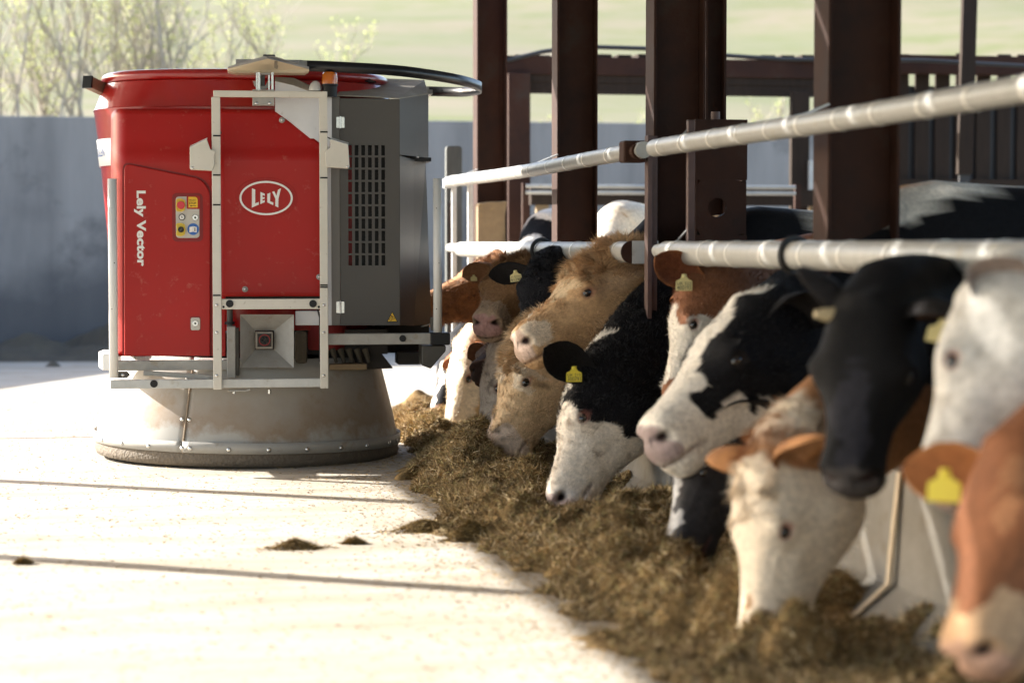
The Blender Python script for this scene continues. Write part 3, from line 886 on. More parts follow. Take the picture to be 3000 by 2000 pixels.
# --- chassis between skirt and body
u0 = rb(690, 1050, -0.6)[0]; u1 = rb(1180, 1050, -0.6)[0]
MB().box((u0, -0.60, 0.70), (u1 - 0.1, 0.62, 0.86)).build('chassis', 'dark_grime', RO)
MB().box((-0.80, -0.50, 0.71), (u0, 0.6, 0.80)).build('chassis', 'dark_grime', RO)
u0_, w0_, u1_, w1_ = rr_(1040, 1000, 1135, 1080, -0.55)
MB().prism([(u0_ - 0.2, w1_), (u1_ - 0.1, w1_), (u1_ + 0.04, w0_), (u0_ - 0.2, w0_ - 0.01)], -0.55, 0.4).build('auger_housing', 'dark_grime', RO, bevel=0.01)
c_ = rb(955, 990, -0.55)
w0_ = rb(955, 1026, -0.7)[2]; w1_ = rb(955, 930, -0.7)[2]
MB().lathe([(0.125, w0_), (0.13, w0_ + 0.02), (0.13, w1_)], 32, c=(c_[0], -0.55, 0), close=True).build('auger_drum', 'red_dark', RO, smooth=True)
# boards and packed feed under the cabinet
rbox(965, 1066, 1075, 1084, -0.78, -0.6).build('wear_plate', 'stained_block', RO, bevel=0.006)
for k_ in range(5):
    cx_ = 985 + k_ * 24
    a_ = rb(cx_, 1062, -0.68); b_2 = rb(cx_ - 12, 1022, -0.66)
    MB().tube([b_2, a_], [0.022, 0.012], 7).build('feed_clod', 'muck', RO)
# right lower arm and its boot
rbox(1085, 950, 1258, 1034, -0.15, 0.3).build('dark_filler', 'dark_grime', RO, bevel=0.01)  # dark box added to close off the bright gap under the cabinet
rbox(1165, 1032, 1242, 1068, -0.45, -0.2).build('side_arm', 'dark_grime', RO, bevel=0.008)
p_ = [rb(*q_, -0.98)[0::2] for q_ in ((1235, 1012), (1306, 1012), (1306, 1028), (1262, 1080), (1236, 1070))]
MB().prism(p_, -0.98, -0.75).build('arm_boot', 'oily_steel', RO, bevel=0.006)

# --- hopper tub: oval, tapering down, rolled rim at the top
wc = rb(290, 330, 0.0)[2]; wr = rb(322, 240, 0.0)[2]
Rc, Rr = 1.005, 0.935
prof = [(0.86, 0.86, 0.78), (0.90, 1.2, 0.78), (0.940, wc - 0.62, 0.79), (0.972, wc - 0.25, 0.795), (Rc, wc - 0.005, 0.795), (Rc + 0.004, wc, 0.795), (Rc - 0.004, wc + 0.012, 0.795),
        (Rr + 0.005, wr - 0.035, 0.80), (Rr - 0.01, wr - 0.03, 0.80)]
MB().lathe(prof, 120, ex=2.5).build('hopper', 'red_gloss', RO, smooth=True, angle=25)
rim = []
for k_ in range(13):
    a_ = R(-110 + k_ * 300 / 12)
    rim.append((Rr - 0.016 + 0.036 * math.cos(a_), wr + 0.002 + 0.034 * math.sin(a_), 0.80))
MB().lathe(rim, 120, ex=2.5).build('hopper_rim', 'red_gloss', RO, smooth=True, angle=80)
MB().lathe([(Rr - 0.05, wr - 0.02, 0.79), (0.75, 1.3, 0.8), (0.3, 1.0, 0.8)], 60, ex=2.5).build('hopper_lining', 'galv_grey', RO, smooth=True)

# --- red covers
FV = -0.90
w_cr = rb(640, 436, FV)[2]                      # crease: above it the cover leans back
def cover_v(u, w, uleft):
    v = FV
    if u < uleft + 0.10:                          # left edge rolls back to the side
        t = (uleft + 0.10 - u) / 0.10
        v = FV + 0.16 * (1 - math.sqrt(max(0, 1 - t * t))) * 1.0 + 0.02 * t
    if w > w_cr:
        t = (w - w_cr)
        v += 0.16 * t + (0.02 if t > 0.0 else 0)
    elif w > w_cr - 0.05:
        v += 0.02 * (1 - (w_cr - w) / 0.05)
    return v
uL = rb(326, 700, -0.85)[0]
u_s = rb(634, 700, FV)[0]
def cover(name, us, wlo, whi, uleft, m):
    ws_n = 40
    vs, fs = [], []
    for i, u in enumerate(us):
        for j in range(ws_n + 1):
            w = wlo(u) + (whi(u) - wlo(u)) * j / ws_n
            vs.append((u, cover_v(u, w, uleft), w))
    for i in range(len(us) - 1):
        for j in range(ws_n):
            a = i * (ws_n + 1) + j
            fs.append((a, a + ws_n + 1, a + ws_n + 2, a + 1))
    return MB().add(vs, fs).build(name, m, RO, smooth=True, solid=0.012, angle=50)
w_t = rb(600, 322, FV + 0.10)[2]
w_b1 = rb(400, 1043, FV)[2]; w_b2 = rb(800, 868, FV)[2]
us = [uL + 0.12 * (1 - math.cos(t * math.pi / 2)) for t in np.linspace(0, 1, 14)] + list(np.linspace(uL + 0.125, u_s, 14))
def top_left(u):
    t = max(0, (uL + 0.06 - u) / 0.06)
    return w_t - 0.055 * (1 - math.sqrt(max(0, 1 - t * t)))
cover('side_cover', us, lambda u: w_b1, top_left, uL, 'red_satin')
ua, ub_, uc = rb(806, 320, FV)[0], rb(846, 352, FV)[0], rb(944, 425, FV)[0]
wa, wb, wcx = w_t, rb(846, 352, FV + 0.06)[2], rb(936, 424, FV)[2]
def top_front(u):
    return float(np.interp(u, [ua, ub_, uc], [w_t, wb, wcx]))
cover('front_cover', sorted(list(np.linspace(u_s + 0.002, ua, 8)) + list(np.linspace(ua + 0.004, uc, 14))), lambda u: w_b2, top_front, -9, 'red_satin')
x0_, z0_, x1_, z1_ = rr_(634, 868, 660, 1043, FV)
MB().box((x0_ + 0.002, FV, z0_), (x1_, FV + 0.05, z1_ - 0.003)).build('corner_trim', 'red_satin', RO, bevel=0.004)
MB().box((rb(660, 700, FV)[0], FV + 0.03, w_b2 - 0.02), (rb(944, 700, FV)[0], FV + 0.3, w_b2 + 0.05)).build('underside', 'dark_grime', RO)
for (px_, py_) in ((718, 847), (935, 811), (826, 352)):
    p_ = rb(px_, py_, FV - 0.008)
    MB().dome(p_, (0, -1, 0), 0.019, 0.004, 14).build('washer', 'galv_grey', RO, smooth=True)
    MB().dome((p_[0], p_[1] - 0.003, p_[2]), (0, -1, 0), 0.010, 0.008, 8).build('screw', 'chrome', RO, smooth=True)
# side sticker on the hopper's left flank
nS = 9
vs, fs = [], []
for i in range(nS):
    for j in range(2):
        t = i / (nS - 1)
        a_ = R(180 - 6 + 46 * t)
        w_ = rb(320, 412 + 78 * j, -0.1)[2]
        r_ = float(np.interp(w_, [wc - 0.62, wc - 0.25, wc - 0.005], [0.945, 0.975, Rc])) + 0.006
        ca, sa = math.cos(a_), math.sin(a_)
        vs.append((r_ * math.copysign(abs(ca) ** 0.8, ca), r_ * 0.79 * math.copysign(abs(sa) ** 0.8, sa), w_))
fs = [(2 * i, 2 * i + 1, 2 * i + 3, 2 * i + 2) for i in range(nS - 1)]
MB().add(vs, fs).build('side_sticker', 'sticker_white', RO, smooth=True, solid=0.002)
tv, tf = text_mb('COLLEN', 0.075)
mb = MB()
vs = []
for (x_, y_, z_) in tv:
    a_ = R(180 + 6 + x_ * 60)
    w_ = rb(320, 462, -0.1)[2] + y_
    r_ = float(np.interp(w_, [wc - 0.62, wc - 0.25, wc - 0.005], [0.945, 0.975, Rc])) + 0.0095
    ca, sa = math.cos(a_), math.sin(a_)
    vs.append((r_ * math.copysign(abs(ca) ** 0.8, ca), r_ * 0.79 * math.copysign(abs(sa) ** 0.8, sa), w_))
mb.add(vs, tf).build('sticker_lettering', 'sign_blue', RO)

# --- service door with lettering and control panel
DV = FV - 0.014
dp = [rb(*q_, DV)[0::2] for q_ in ((364, 1042), (364, 478), (590, 524), (616, 560), (616, 1042))]
door_poly = round_poly(dp, [0.01, 0.05, 0.05, 0.05, 0.01])
cx_ = sum(p[0] for p in dp) / 5; cz_ = sum(p[1] for p in dp) / 5
gask = round_poly([(p[0] + (0.010 if p[0] > cx_ else -0.012), p[1] + (0.010 if p[1] > cz_ + 0.1 else 0.0)) for p in dp], [0.01, 0.055, 0.06, 0.05, 0.01])
MB().prism(gask, FV - 0.0075, FV + 0.006).build('door_gap', 'red_dark', RO)
door = MB().prism(door_poly, DV - 0.008, FV - 0.008).build('service_door', 'red_satin', RO, bevel=0.010, seg=3)
DF = DV - 0.008
tv, tf = text_mb('Lely Vector', 0.1, 0.004, 1.04)
xs_ = [p[0] for p in tv]; ys_ = [p[1] for p in tv]
u_r, w_top = rb(421, 559, DF)[0::2]; u_l, w_bot = rb(398, 780, DF)[0::2]
cap_h = rb(427, 600, DF)[0] - rb(402, 600, DF)[0]
Lh = max(y_ for y_ in ys_)
kx = (w_top - w_bot) / (max(xs_) - min(xs_)); ky = cap_h / Lh
ub0 = rb(402, 600, DF)[0]
# reading downwards: text x -> -w, text y -> +u
MB().add([(ub0 + y_ * ky, DF - 0.0015, w_top - (x_ - min(xs_)) * kx) for x_, y_, z_ in tv], tf).build('lettering', 'lettering_white', door, solid=0.001)
# control panel
u0, w0, u1, w1 = rr_(505, 566, 594, 708, DF)
MB().prism(rrect(u0, w0, u1, w1, 0.03), DF - 0.003, DF + 0.004).build('panel_recess', 'red_dark', door, bevel=0.002)
u0, w0, u1, w1 = rr_(515.6, 576, 583.7, 697, DF)
MB().prism(rrect(u0, w0, u1, w1, 0.02), DF - 0.006, DF).build('control_panel', 'panel_plate', door, bevel=0.001)
PF = DF - 0.0065
u0, w0, u1, w1 = rr_(547, 574, 586, 612.5, PF)
MB().prism(rrect(u0, w0, u1, w1, 0.008), PF - 0.001, PF).build('sign_backing', 'red_satin', door)
u0, w0, u1, w1 = rr_(552, 577, 579, 608, PF)
MB().prism(round_poly([(u0, w0), (u1, w0), (u1, w1), (u0, w1)], [0.003, 0.002, 0.022, 0.003]), PF - 0.003, PF - 0.001).build('stop_sign', 'sign_yellow', door)
def flat_text(body, px0, py0, px1, py1, v, m, parent, bold=0.0):
    tv, tf = text_mb(body, 1.0, bold)
    xs = [p[0] for p in tv]; ys = [p[1] for p in tv]
    u0, w0, u1, w1 = rr_(px0, py0, px1, py1, v)
    return MB().add([(u0 + (x - min(xs)) / (max(xs) - min(xs)) * (u1 - u0), v, w0 + (y - min(ys)) / (max(ys) - min(ys)) * (w1 - w0)) for x, y, z in tv], tf).build('lettering', m, parent)
flat_text('EMERGENCY', 553.5, 583.5, 574.5, 589, PF - 0.004, 'black_plastic', door)
flat_text('STOP', 554, 592, 574.5, 598.5, PF - 0.004, 'black_plastic', door, 0.02)
ar = [rb(*q_, PF - 0.0035)[0::2] for q_ in ((556, 603.2), (561, 600.8), (561, 602.5), (574.5, 602.5), (574.5, 604), (561, 604), (561, 605.7))]
MB().prism(ar, PF - 0.0042, PF - 0.0032).build('arrow', 'black_plastic', door)
def disc(px_, py_, rpx, v0, v1, m, name, parent, n=20, bev=0.002):
    c = rb(px_, py_, v0); r = rpx / 461.0
    return MB().tube([(c[0], v0, c[2]), (c[0], v1, c[2])], r, n).build(name, m, parent, smooth=True, bevel=bev)
for (py_, m_, nm) in ((601, 'button_red', 'stop_button'), (672.5, 'black_plastic', 'selector_knob')):
    pts = [(517, py_ - 14), (519, py_ - 17), (531, py_ - 18), (540, py_ - 14), (542, py_), (540, py_ + 14), (531, py_ + 18), (519, py_ + 17), (517, py_ + 13), (520, py_)]
    pts = pts if nm == 'selector_knob' else pts[:-1]
    pp = [rb(a, b, PF - 0.02) for a, b in pts]
    MB().tube([(p[0], PF - 0.016, p[2]) for p in pp] + [(pp[0][0], PF - 0.016, pp[0][2])], 0.0035, 6).build('button_guard', 'guard_yellow', door, smooth=True)
    MB().prism([(p[0], p[2]) for p in pp], PF - 0.003, PF).build('guard_plate', 'guard_yellow', door)
    k_ = disc(530, py_, 11.5 if nm == 'stop_button' else 8.5, PF - 0.024, PF, m_, nm, door)
MB().bar(rb(526, 677, PF - 0.028), rb(534, 668, PF - 0.028), 0.008, 0.007, (0, -1, 0)).build('knob_grip', 'oily_steel', door)
disc(533, 636, 9.5, PF - 0.006, PF, 'black_plastic', 'button_ring', door)
disc(533, 636, 7.2, PF - 0.010, PF, 'lettering_white', 'push_button', door)
flat_text('R', 531, 633, 535.5, 639.5, PF - 0.0125, 'black_plastic', door)
disc(572, 637.5, 8.5, PF - 0.006, PF, 'chrome', 'key_lock', door)
disc(572, 637.5, 3, PF - 0.008, PF, 'black_plastic', 'key_slot', door)
disc(566, 671.5, 17, PF - 0.002, PF, 'sign_blue', 'manual_sign', door, 32, 0)
bk = [rb(*q_, PF - 0.003)[0::2] for q_ in ((555, 665.5), (565, 663), (565.3, 679), (555, 681))]
bk2 = [rb(*q_, PF - 0.003)[0::2] for q_ in ((566, 663), (576, 665.5), (576, 681), (566, 679))]
MB().prism(bk, PF - 0.004, PF - 0.0022).prism(bk2, PF - 0.004, PF - 0.0022).build('book_symbol', 'lettering_white', door)
flat_text('i', 569.5, 666.5, 572.5, 677.5, PF - 0.005, 'black_plastic', door, 0.05)
# lower lock
u0, w0, u1, w1 = rr_(556, 926, 588, 969, DF)
MB().prism(rrect(u0, w0, u1, w1, 0.012), DF - 0.0015, DF + 0.002).build('lock_recess', 'red_dark', door)
u0, w0, u1, w1 = rr_(559, 930, 586, 967, DF)
MB().prism(rrect(u0, w0, u1, w1, 0.012), DF - 0.006, DF).build('lock_plate', 'panel_plate', door, bevel=0.002)
disc(572, 947, 9, DF - 0.010, DF - 0.006, 'chrome', 'lock_barrel', door)
disc(572, 947, 3, DF - 0.012, DF - 0.009, 'black_plastic', 'key_slot', door)

# --- oval badge
LV_ = FV - 0.008
cu_, _, cw_ = rb(779.6, 580.5, LV_)
S_ = 460.0
def ell(a, b, n=56):
    return [(cu_ + a / S_ * math.cos(2 * math.pi * k / n), cw_ + b / S_ * math.sin(2 * math.pi * k / n)) for k in range(n)]
MB().prism(ell(91, 61), LV_ - 0.000, LV_ + 0.006).build('badge_dish', 'red_satin', RO, bevel=0.004)
bd = MB().prism(ell(81, 53), LV_ - 0.005, LV_).build('badge', 'red_satin', RO)
o_, i_ = ell(77.2, 49.8), ell(71.5, 44.2)
n_ = len(o_)
MB().add([(a, LV_ - 0.0075, b) for a, b in o_] + [(a, LV_ - 0.0075, b) for a, b in i_], [(k, (k + 1) % n_, n_ + (k + 1) % n_, n_ + k) for k in range(n_)]).build('badge_ring', 'lettering_white', bd, solid=0.003)
def bz(pts):
    return [rb(680 + a / 9.8, 500 + b / 9.8, LV_ - 0.006)[0::2] for a, b in pts]
for pl_ in ([(570, 505), (664, 545), (662, 940), (765, 900), (765, 975), (566, 1062)],
            [(815, 612), (938, 665), (938, 725), (875, 700), (875, 765), (935, 762), (935, 805), (875, 818), (873, 868), (935, 842), (935, 905), (808, 962)],
            [(1010, 668), (1098, 635), (1090, 880), (1185, 915), (1180, 990), (1010, 912)],
            [(1150, 612), (1210, 590), (1270, 720), (1320, 545), (1402, 510), (1330, 810), (1325, 1058), (1238, 1015), (1243, 810)]):
    MB().prism(bz(pl_), LV_ - 0.009, LV_ - 0.0052).build('badge_letter', 'lettering_white', bd)

# --- white sloped hood and its dusty top
hood = [(806, 326, -0.875), (848, 356, -0.875), (938, 430, -0.875), (972, 430, -0.875), (972, 282, -0.865), (911, 268, -0.865), (858, 250, -0.865), (806, 238, -0.865)]
pts = [rb(*q_) for q_ in hood]
MB().add(pts + [(a, b + 0.03, c) for a, b, c in pts], [tuple(range(8)), tuple(reversed(range(8, 16)))] + [((i + 1) % 8, i, i + 8, (i + 1) % 8 + 8) for i in range(8)]).build('hood', 'hood_grey', RO)
ht = [rb(*q_) for q_ in ((806, 238, -0.866), (858, 250, -0.866), (913, 270, -0.866), (960, 283, -0.866), (930, 262, -0.83), (860, 229, -0.83), (806, 226, -0.83))]
MB().add(ht, [tuple(range(len(ht)))]).build('hood_top', 'hood_dusty', RO, solid=0.004)
# --- grey cabinet
CV = -0.82
uA, wB_, uB, wT = rr_(998, 290, 1169, 953, CV)
# door skin with slots
slot_u = []
for k_ in range(6):
    c = 800 + (590 + 50.7 * k_) / 2.613
    slot_u.append((rb(c - 5.5, 600, CV)[0], rb(c + 5.5, 600, CV)[0]))
slot_w = []
for k_ in range(10):
    y0_ = 425.5 + 35.8 * k_
    slot_w.append((rb(1080, y0_ + 30, CV)[2], rb(1080, y0_, CV)[2]))
ub_l = sorted([uA, uB] + [x for s in slot_u for x in s]); wb_l = sorted([wB_, wT] + [x for s in slot_w for x in s])
vs, fs, idx = [], [], {}
for i, u in enumerate(ub_l):
    for j, w in enumerate(wb_l):
        idx[i, j] = len(vs); vs.append((u, CV, w))
for i in range(len(ub_l) - 1):
    for j in range(len(wb_l) - 1):
        if i % 2 == 1 and j % 2 == 1:
            continue
        fs.append((idx[i, j], idx[i + 1, j], idx[i + 1, j + 1], idx[i, j + 1]))
cdoor = MB().add(vs, fs).build('cabinet_door', 'cabinet_grey', RO, solid=0.005)
MB().box((slot_u[0][0] - 0.05, CV + 0.09, slot_w[-1][0] - 0.05), (slot_u[-1][1] + 0.05, CV + 0.11, slot_w[0][1] + 0.05)).build('slot_dark_backing', 'black_plastic', RO)  # dark sheet added behind the slots as their shaded interior
MB().box((slot_u[0][0] - 0.01, CV + 0.05, slot_w[-1][0]), (slot_u[0][1] + 0.005, CV + 0.075, slot_w[0][1])).build('inner_frame', 'red_dark', RO)
# left jamb + white strip
u0, w0, u1, w1 = rr_(972, 283, 995, 953, CV)
MB().box((u0, CV, w0), (u1, CV + 0.06, w1)).build('cabinet_jamb', 'cabinet_edge', RO, bevel=0.003)
u0, w0, u1, w1 = rr_(946, 424, 971, 953, CV)
MB().box((u0, CV + 0.005, w0), (u1, CV + 0.05, w1 + 0.1)).build('side_strip', 'hood_grey', RO, bevel=0.003)
# chamfered right side, upper box
uc0, uc1 = uB, rb(1254, 400, -0.30)[0]
wst = rb(1254, 463, -0.30)[2]; wtp = rb(1254, 277, -0.30)[2]
vsb = [(uB + 0.001, CV, wst), (uc1, -0.30, wst), (uc1, 0.5, wst), (uB + 0.001, CV, wT), (uc1, -0.30, wtp), (uc1, 0.5, wtp)]
MB().add(vsb, [(0, 1, 4, 3), (1, 2, 5, 4)]).build('cabinet_side', 'cabinet_grey', RO, solid=0.006)
ulow0 = rb(1246, 470, -0.28)[0]; ulow1 = rb(1262, 760, -0.28)[0]
umid = rb(1210, 470, -0.50)[0]
wlow = rb(1216, 953, -0.45)[2]
MB().add([(uB + 0.001, CV + 0.002, wB_), (umid, -0.52, wlow), (umid, -0.52, wst - 0.02), (uB + 0.001, CV + 0.002, wst - 0.006), (ulow1, -0.28, wlow), (ulow0, -0.28, wst - 0.02), (ulow1, 0.45, wlow), (ulow0, 0.45, wst - 0.02)],
         [(0, 1, 2, 3), (1, 4, 5, 2), (4, 6, 7, 5)]).build('cabinet_side_lower', 'cabinet_grey', RO, solid=0.006)
MB().box((umid - 0.02, -0.50, wst - 0.03), (ulow0 + 0.02, -0.2, wst - 0.005)).build('side_gap', 'black_plastic', RO)
# back and floor of the cabinet
MB().box((uA, 0.40, wB_), (uc1 - 0.02, 0.42, wtp)).build('cabinet_back', 'cabinet_grey', RO)
MB().box((uA, CV + 0.01, wB_), (uB, 0.4, wB_ + 0.01)).build('cabinet_floor', 'dark_grime', RO)
# sloping dusty top
tp = [rb(985, 280, CV + 0.004), (uB, CV + 0.004, wT + 0.004), (uc1, -0.30, wtp + 0.004), rb(1243, 236, 0.05), rb(1060, 229, -0.1), rb(1000, 262, -0.55)]
MB().add(tp, [tuple(range(len(tp)))]).build('cabinet_top', 'hood_dusty', RO, solid=0.006)
hp = [rb(1056, 224, -0.45), rb(1102, 241, -0.55), rb(1085, 243, -0.55), rb(1050, 232, -0.5)]
MB().add(hp, [(0, 1, 2, 3)]).build('top_notch', 'black_plastic', RO, solid=0.01)
MB().box((rb(995.2, 300, CV)[0], CV + 0.012, wB_), (uA - 0.0005, CV + 0.03, wT)).build('door_seam', 'black_plastic', RO)
for (py0, py1) in ((343, 375), (883, 917)):
    u0, w0, u1, w1 = rr_(985, py0, 1009, py1, CV)
    hg = MB().box((u0, CV - 0.006, w0), (u1, CV - 0.003, w1)).build('hinge', 'chrome', RO, bevel=0.001)
    MB().tube([((u0 + u1) / 2, CV - 0.008, w0 - 0.003), ((u0 + u1) / 2, CV - 0.008, w1 + 0.003)], 0.007, 10).build('hinge_pin', 'chrome', hg, smooth=True)
tri = [rb(*q_, CV)[0::2] for q_ in ((1149, 912), (1165.5, 943), (1132.5, 943))]
tri2 = [rb(*q_, CV)[0::2] for q_ in ((1149, 915.5), (1162.3, 941), (1135.7, 941))]
ws_ = MB().prism(tri, CV - 0.0045, CV - 0.003).build('warning_sign', 'black_plastic', RO)
MB().prism(tri2, CV - 0.0055, CV - 0.0043).build('warning_face', 'sign_yellow', ws_)
def ringp(px_, py_, r0, r1, v, n=14):
    c = rb(px_, py_, v)
    o = [(c[0] + r0 / S_ * math.cos(2 * math.pi * k / n), v, c[2] + r0 / S_ * math.sin(2 * math.pi * k / n)) for k in range(n)]
    i = [(c[0] + r1 / S_ * math.cos(2 * math.pi * k / n), v, c[2] + r1 / S_ * math.sin(2 * math.pi * k / n)) for k in range(n)]
    return o + i, [(k, (k + 1) % n, n + (k + 1) % n, n + k) for k in range(n)]
mb = MB().add(*ringp(1145, 935, 4.6, 3.0, CV - 0.006)).add(*ringp(1153, 931.5, 3.4, 2.2, CV - 0.006))
mb.prism([rb(*q_, CV)[0::2] for q_ in ((1143, 925), (1148, 924), (1153, 929), (1147, 928.5))], CV - 0.0065, CV - 0.0058)
mb.build('gear_symbol', 'black_plastic', ws_)

# --- cream front frame (scanner gantry)
PV = -1.10
pL0, pL1 = rr_(624, 268, 645, 1141, PV), None
for (a, b, yb) in ((625, 645, 1141), (939, 959, 1138)):
    u0, w0, u1, w1 = rr_(a, 284.5, b, yb, PV)
    post = MB().box((u0, PV, w0), (u1, PV + 0.04, w1)).build('gantry_post', 'cream_paint', RO, bevel=0.004)
    for py_ in (894, 974, 1100):
        p_ = rb((a + b) / 2, py_, PV - 0.001)
        MB().dome(p_, (0, -1, 0), 0.010, 0.006, 8).build('bolt', 'chrome', post, smooth=True)
    for py_ in ((398, 513, 600, 865) if a < 700 else (387, 521, 835, 841)):
        u_0, w_0, u_1, w_1 = rr_(a - 1, py_ - 2.2, b + 1, py_ + 2.2, PV)
        MB().box((u_0, PV - 0.004, w_0), (u_1, PV + 0.044, w_1)).build('cable_tie', 'black_plastic', post)
u0, w0, u1, w1 = rr_(625, 268, 959, 284, PV)
MB().box((u0, PV, w0), (u1, PV + 0.04, w1)).build('gantry_top_bar', 'cream_paint', RO, bevel=0.004)
u0, w0, u1, w1 = rr_(650, 875, 940, 906, PV + 0.012)
cb_ = MB().box((rb(645.5, 890, PV)[0], PV + 0.012, w0), (rb(938.5, 890, PV)[0], PV + 0.05, w1)).build('cross_bar', 'cream_paint', RO, bevel=0.004)
for px_ in (673, 917):
    disc(px_, 889.5, 11, PV + 0.006, PV + 0.02, 'black_plastic', 'cap', cb_)
for px_ in (655, 934):
    disc(px_, 899, 3.4, PV + 0.009, PV + 0.02, 'black_plastic', 'hole_plug', cb_)
# galvanised bumper beams
BV = -1.055
u0, w0, u1, w1 = rr_(323, 1108, 942, 1139, BV)
fb = MB().box((u0, BV, w0), (u1, BV + 0.05, w1)).build('bumper_beam', 'galvanised', RO, bevel=0.004)
disc(451, 1124, 11, BV - 0.004, BV + 0.02, 'black_plastic', 'cap', fb)
u0, w0, u1, w1 = rr_(344, 1054, 671, 1086, -0.93)
MB().box((u0 - 0.03, -0.93, w0), (u1, -0.86, w1)).build('rear_beam', 'galv_grey', RO, bevel=0.004)
a_ = rb(290, 1048, -0.55); 
MB().prism([(rb(285, 1040, -0.75)[0], -0.62), (rb(300, 1040, -0.85)[0], -0.90), (rb(345, 1040, -0.93)[0], -0.925), (rb(345, 1040, -0.93)[0], -0.5), (rb(290, 1040, -0.75)[0], -0.4)], rb(300, 1083, -0.85)[2], rb(300, 1034, -0.85)[2], 'z').build('lit_beam_corner', 'white_paint', RO, bevel=0.01)  # sunlit end of the galvanised beam, its brightness put in as white
MB().bar(rb(420, 1092, -0.97), rb(640, 1106, -1.0), 0.03, 0.03).build('brace', 'galv_grey', RO, bevel=0.003)
p_ = [rb(*q_, -1.03)[0::2] for q_ in ((344, 1088), (372, 1088), (381, 1098), (372, 1107), (344, 1107))]
hb = MB().prism(p_, -1.03, -1.0).build('hinge_bracket', 'oily_steel', RO, bevel=0.003)
MB().dome(rb(360, 1098, -1.031), (0, -1, 0), 0.013, 0.01, 8).build('bolt', 'chrome', hb, smooth=True)
# bracket bolts below the beam
MB().bar(rb(668, 1144, -1.03), rb(722, 1144, -1.03), 0.03, 0.012).build('lower_bracket', 'galv_grey', RO, bevel=0.003)
MB().bar(rb(722, 1144, -1.03), rb(732, 1140, -1.03), 0.03, 0.012).build('lower_bracket', 'galv_grey', RO)
for px_ in (686, 789):
    p_ = rb(px_, 1141, -1.03)
    MB().tube([(p_[0], -1.03, p_[2]), (p_[0], -1.03, p_[2] - 0.025)], 0.012, 6).build('bolt', 'chrome', RO)
# right side beam with black end
u0, w0, u1, w1 = rr_(960, 976, 1262, 1010, -1.02)
sbm = MB().box((u0, -1.02, w0), (u1, -0.96, w1)).build('side_beam', 'galv_grey', RO, bevel=0.004)
u2, w2, u3, w3 = rr_(1262, 974, 1319, 1011, -1.03)
MB().prism(rrect(u1 + 0.001, w2, u3, w3, 0.012), -1.03, -0.90).build('beam_end', 'black_plastic', RO, bevel=0.006)
disc(1180, 991, 10, -1.03, -1.0, 'black_plastic', 'cap', sbm)
# vertical bumper tubes
for (a, b, y0_, y1_, v_) in ((319, 343, 524, 1106, -1.03), (1270, 1294, 523, 975, -0.99)):
    p0 = rb((a + b) / 2, y1_, v_); p1 = rb((a + b) / 2 - (0 if a < 700 else 0), y0_, v_)
    uu = (p0[0] + p1[0]) / 2
    r_ = (b - a) / 2 / FPX * 13.45
    tb = MB().tube([(uu, v_, p0[2]), (uu, v_, p1[2])], r_, 24, cap=False).build('bumper_tube', 'white_paint', RO, smooth=True, solid=0.004)
    MB().tube([(uu, v_, p1[2] - 0.012), (uu, v_, p1[2] - 0.010)], r_ * 0.93, 20).build('tube_bore', 'black_plastic', tb)
    for py_ in (610, 770, 905):
        q_ = rb((a + b) / 2 + (-3 if py_ != 770 else 4), py_, v_ - r_ - 0.001)
        MB().dome((q_[0], v_ - r_ * 0.97, q_[2]), (0, -1, 0), 0.004, 0.003, 6).build('pin_hole', 'black_plastic', tb)
bk_ = rbox(1262, 930, 1272, 968, -0.98, -0.94).build('tube_bracket', 'oily_steel', RO, bevel=0.002)
MB().bar(rb(1236, 956, -0.9), rb(1268, 948, -0.95), 0.02, 0.006).build('tube_bracket', 'oily_steel', RO)
# feed probe funnel
FV2 = -0.99
ou = [rb(*q_, FV2) for q_ in ((704, 1077), (861, 1077), (861, 921), (704, 921))]
inn = [rb(*q_, FV2 + 0.11) for q_ in ((747, 1024), (803, 1024), (803, 968), (747, 968))]
fn = MB().add(ou + inn, [(0, 1, 5, 4), (1, 2, 6, 5), (2, 3, 7, 6), (3, 0, 4, 7)]).build('probe_funnel', 'galv_grey', RO, solid=0.003)
u0, w0, u1, w1 = rr_(749, 972, 799, 1022, FV2 + 0.07)
MB().box((u0, FV2 + 0.07, w0), (u1, FV2 + 0.16, w1)).build('probe_housing', 'hood_dusty', fn, bevel=0.004)
u0, w0, u1, w1 = rr_(754, 977, 795, 1016, FV2 + 0.069)
MB().box((u0, FV2 + 0.065, w0), (u1, FV2 + 0.075, w1)).build('probe_face', 'dark_grime', fn)
mb = MB().add(*ringp(775, 996, 17, 14, FV2 + 0.062, 24)); mb.build('probe_ring', 'red_dark', fn, solid=0.004)
for k_ in range(5):
    a_ = R(90 + 72 * k_)
    c_ = rb(775 + 8 * math.cos(a_), 996 + 8 * math.sin(a_), FV2 + 0.062)
    MB().dome(c_, (0, -1, 0), 0.008, 0.003, 8).build('probe_eye', 'black_plastic', fn)
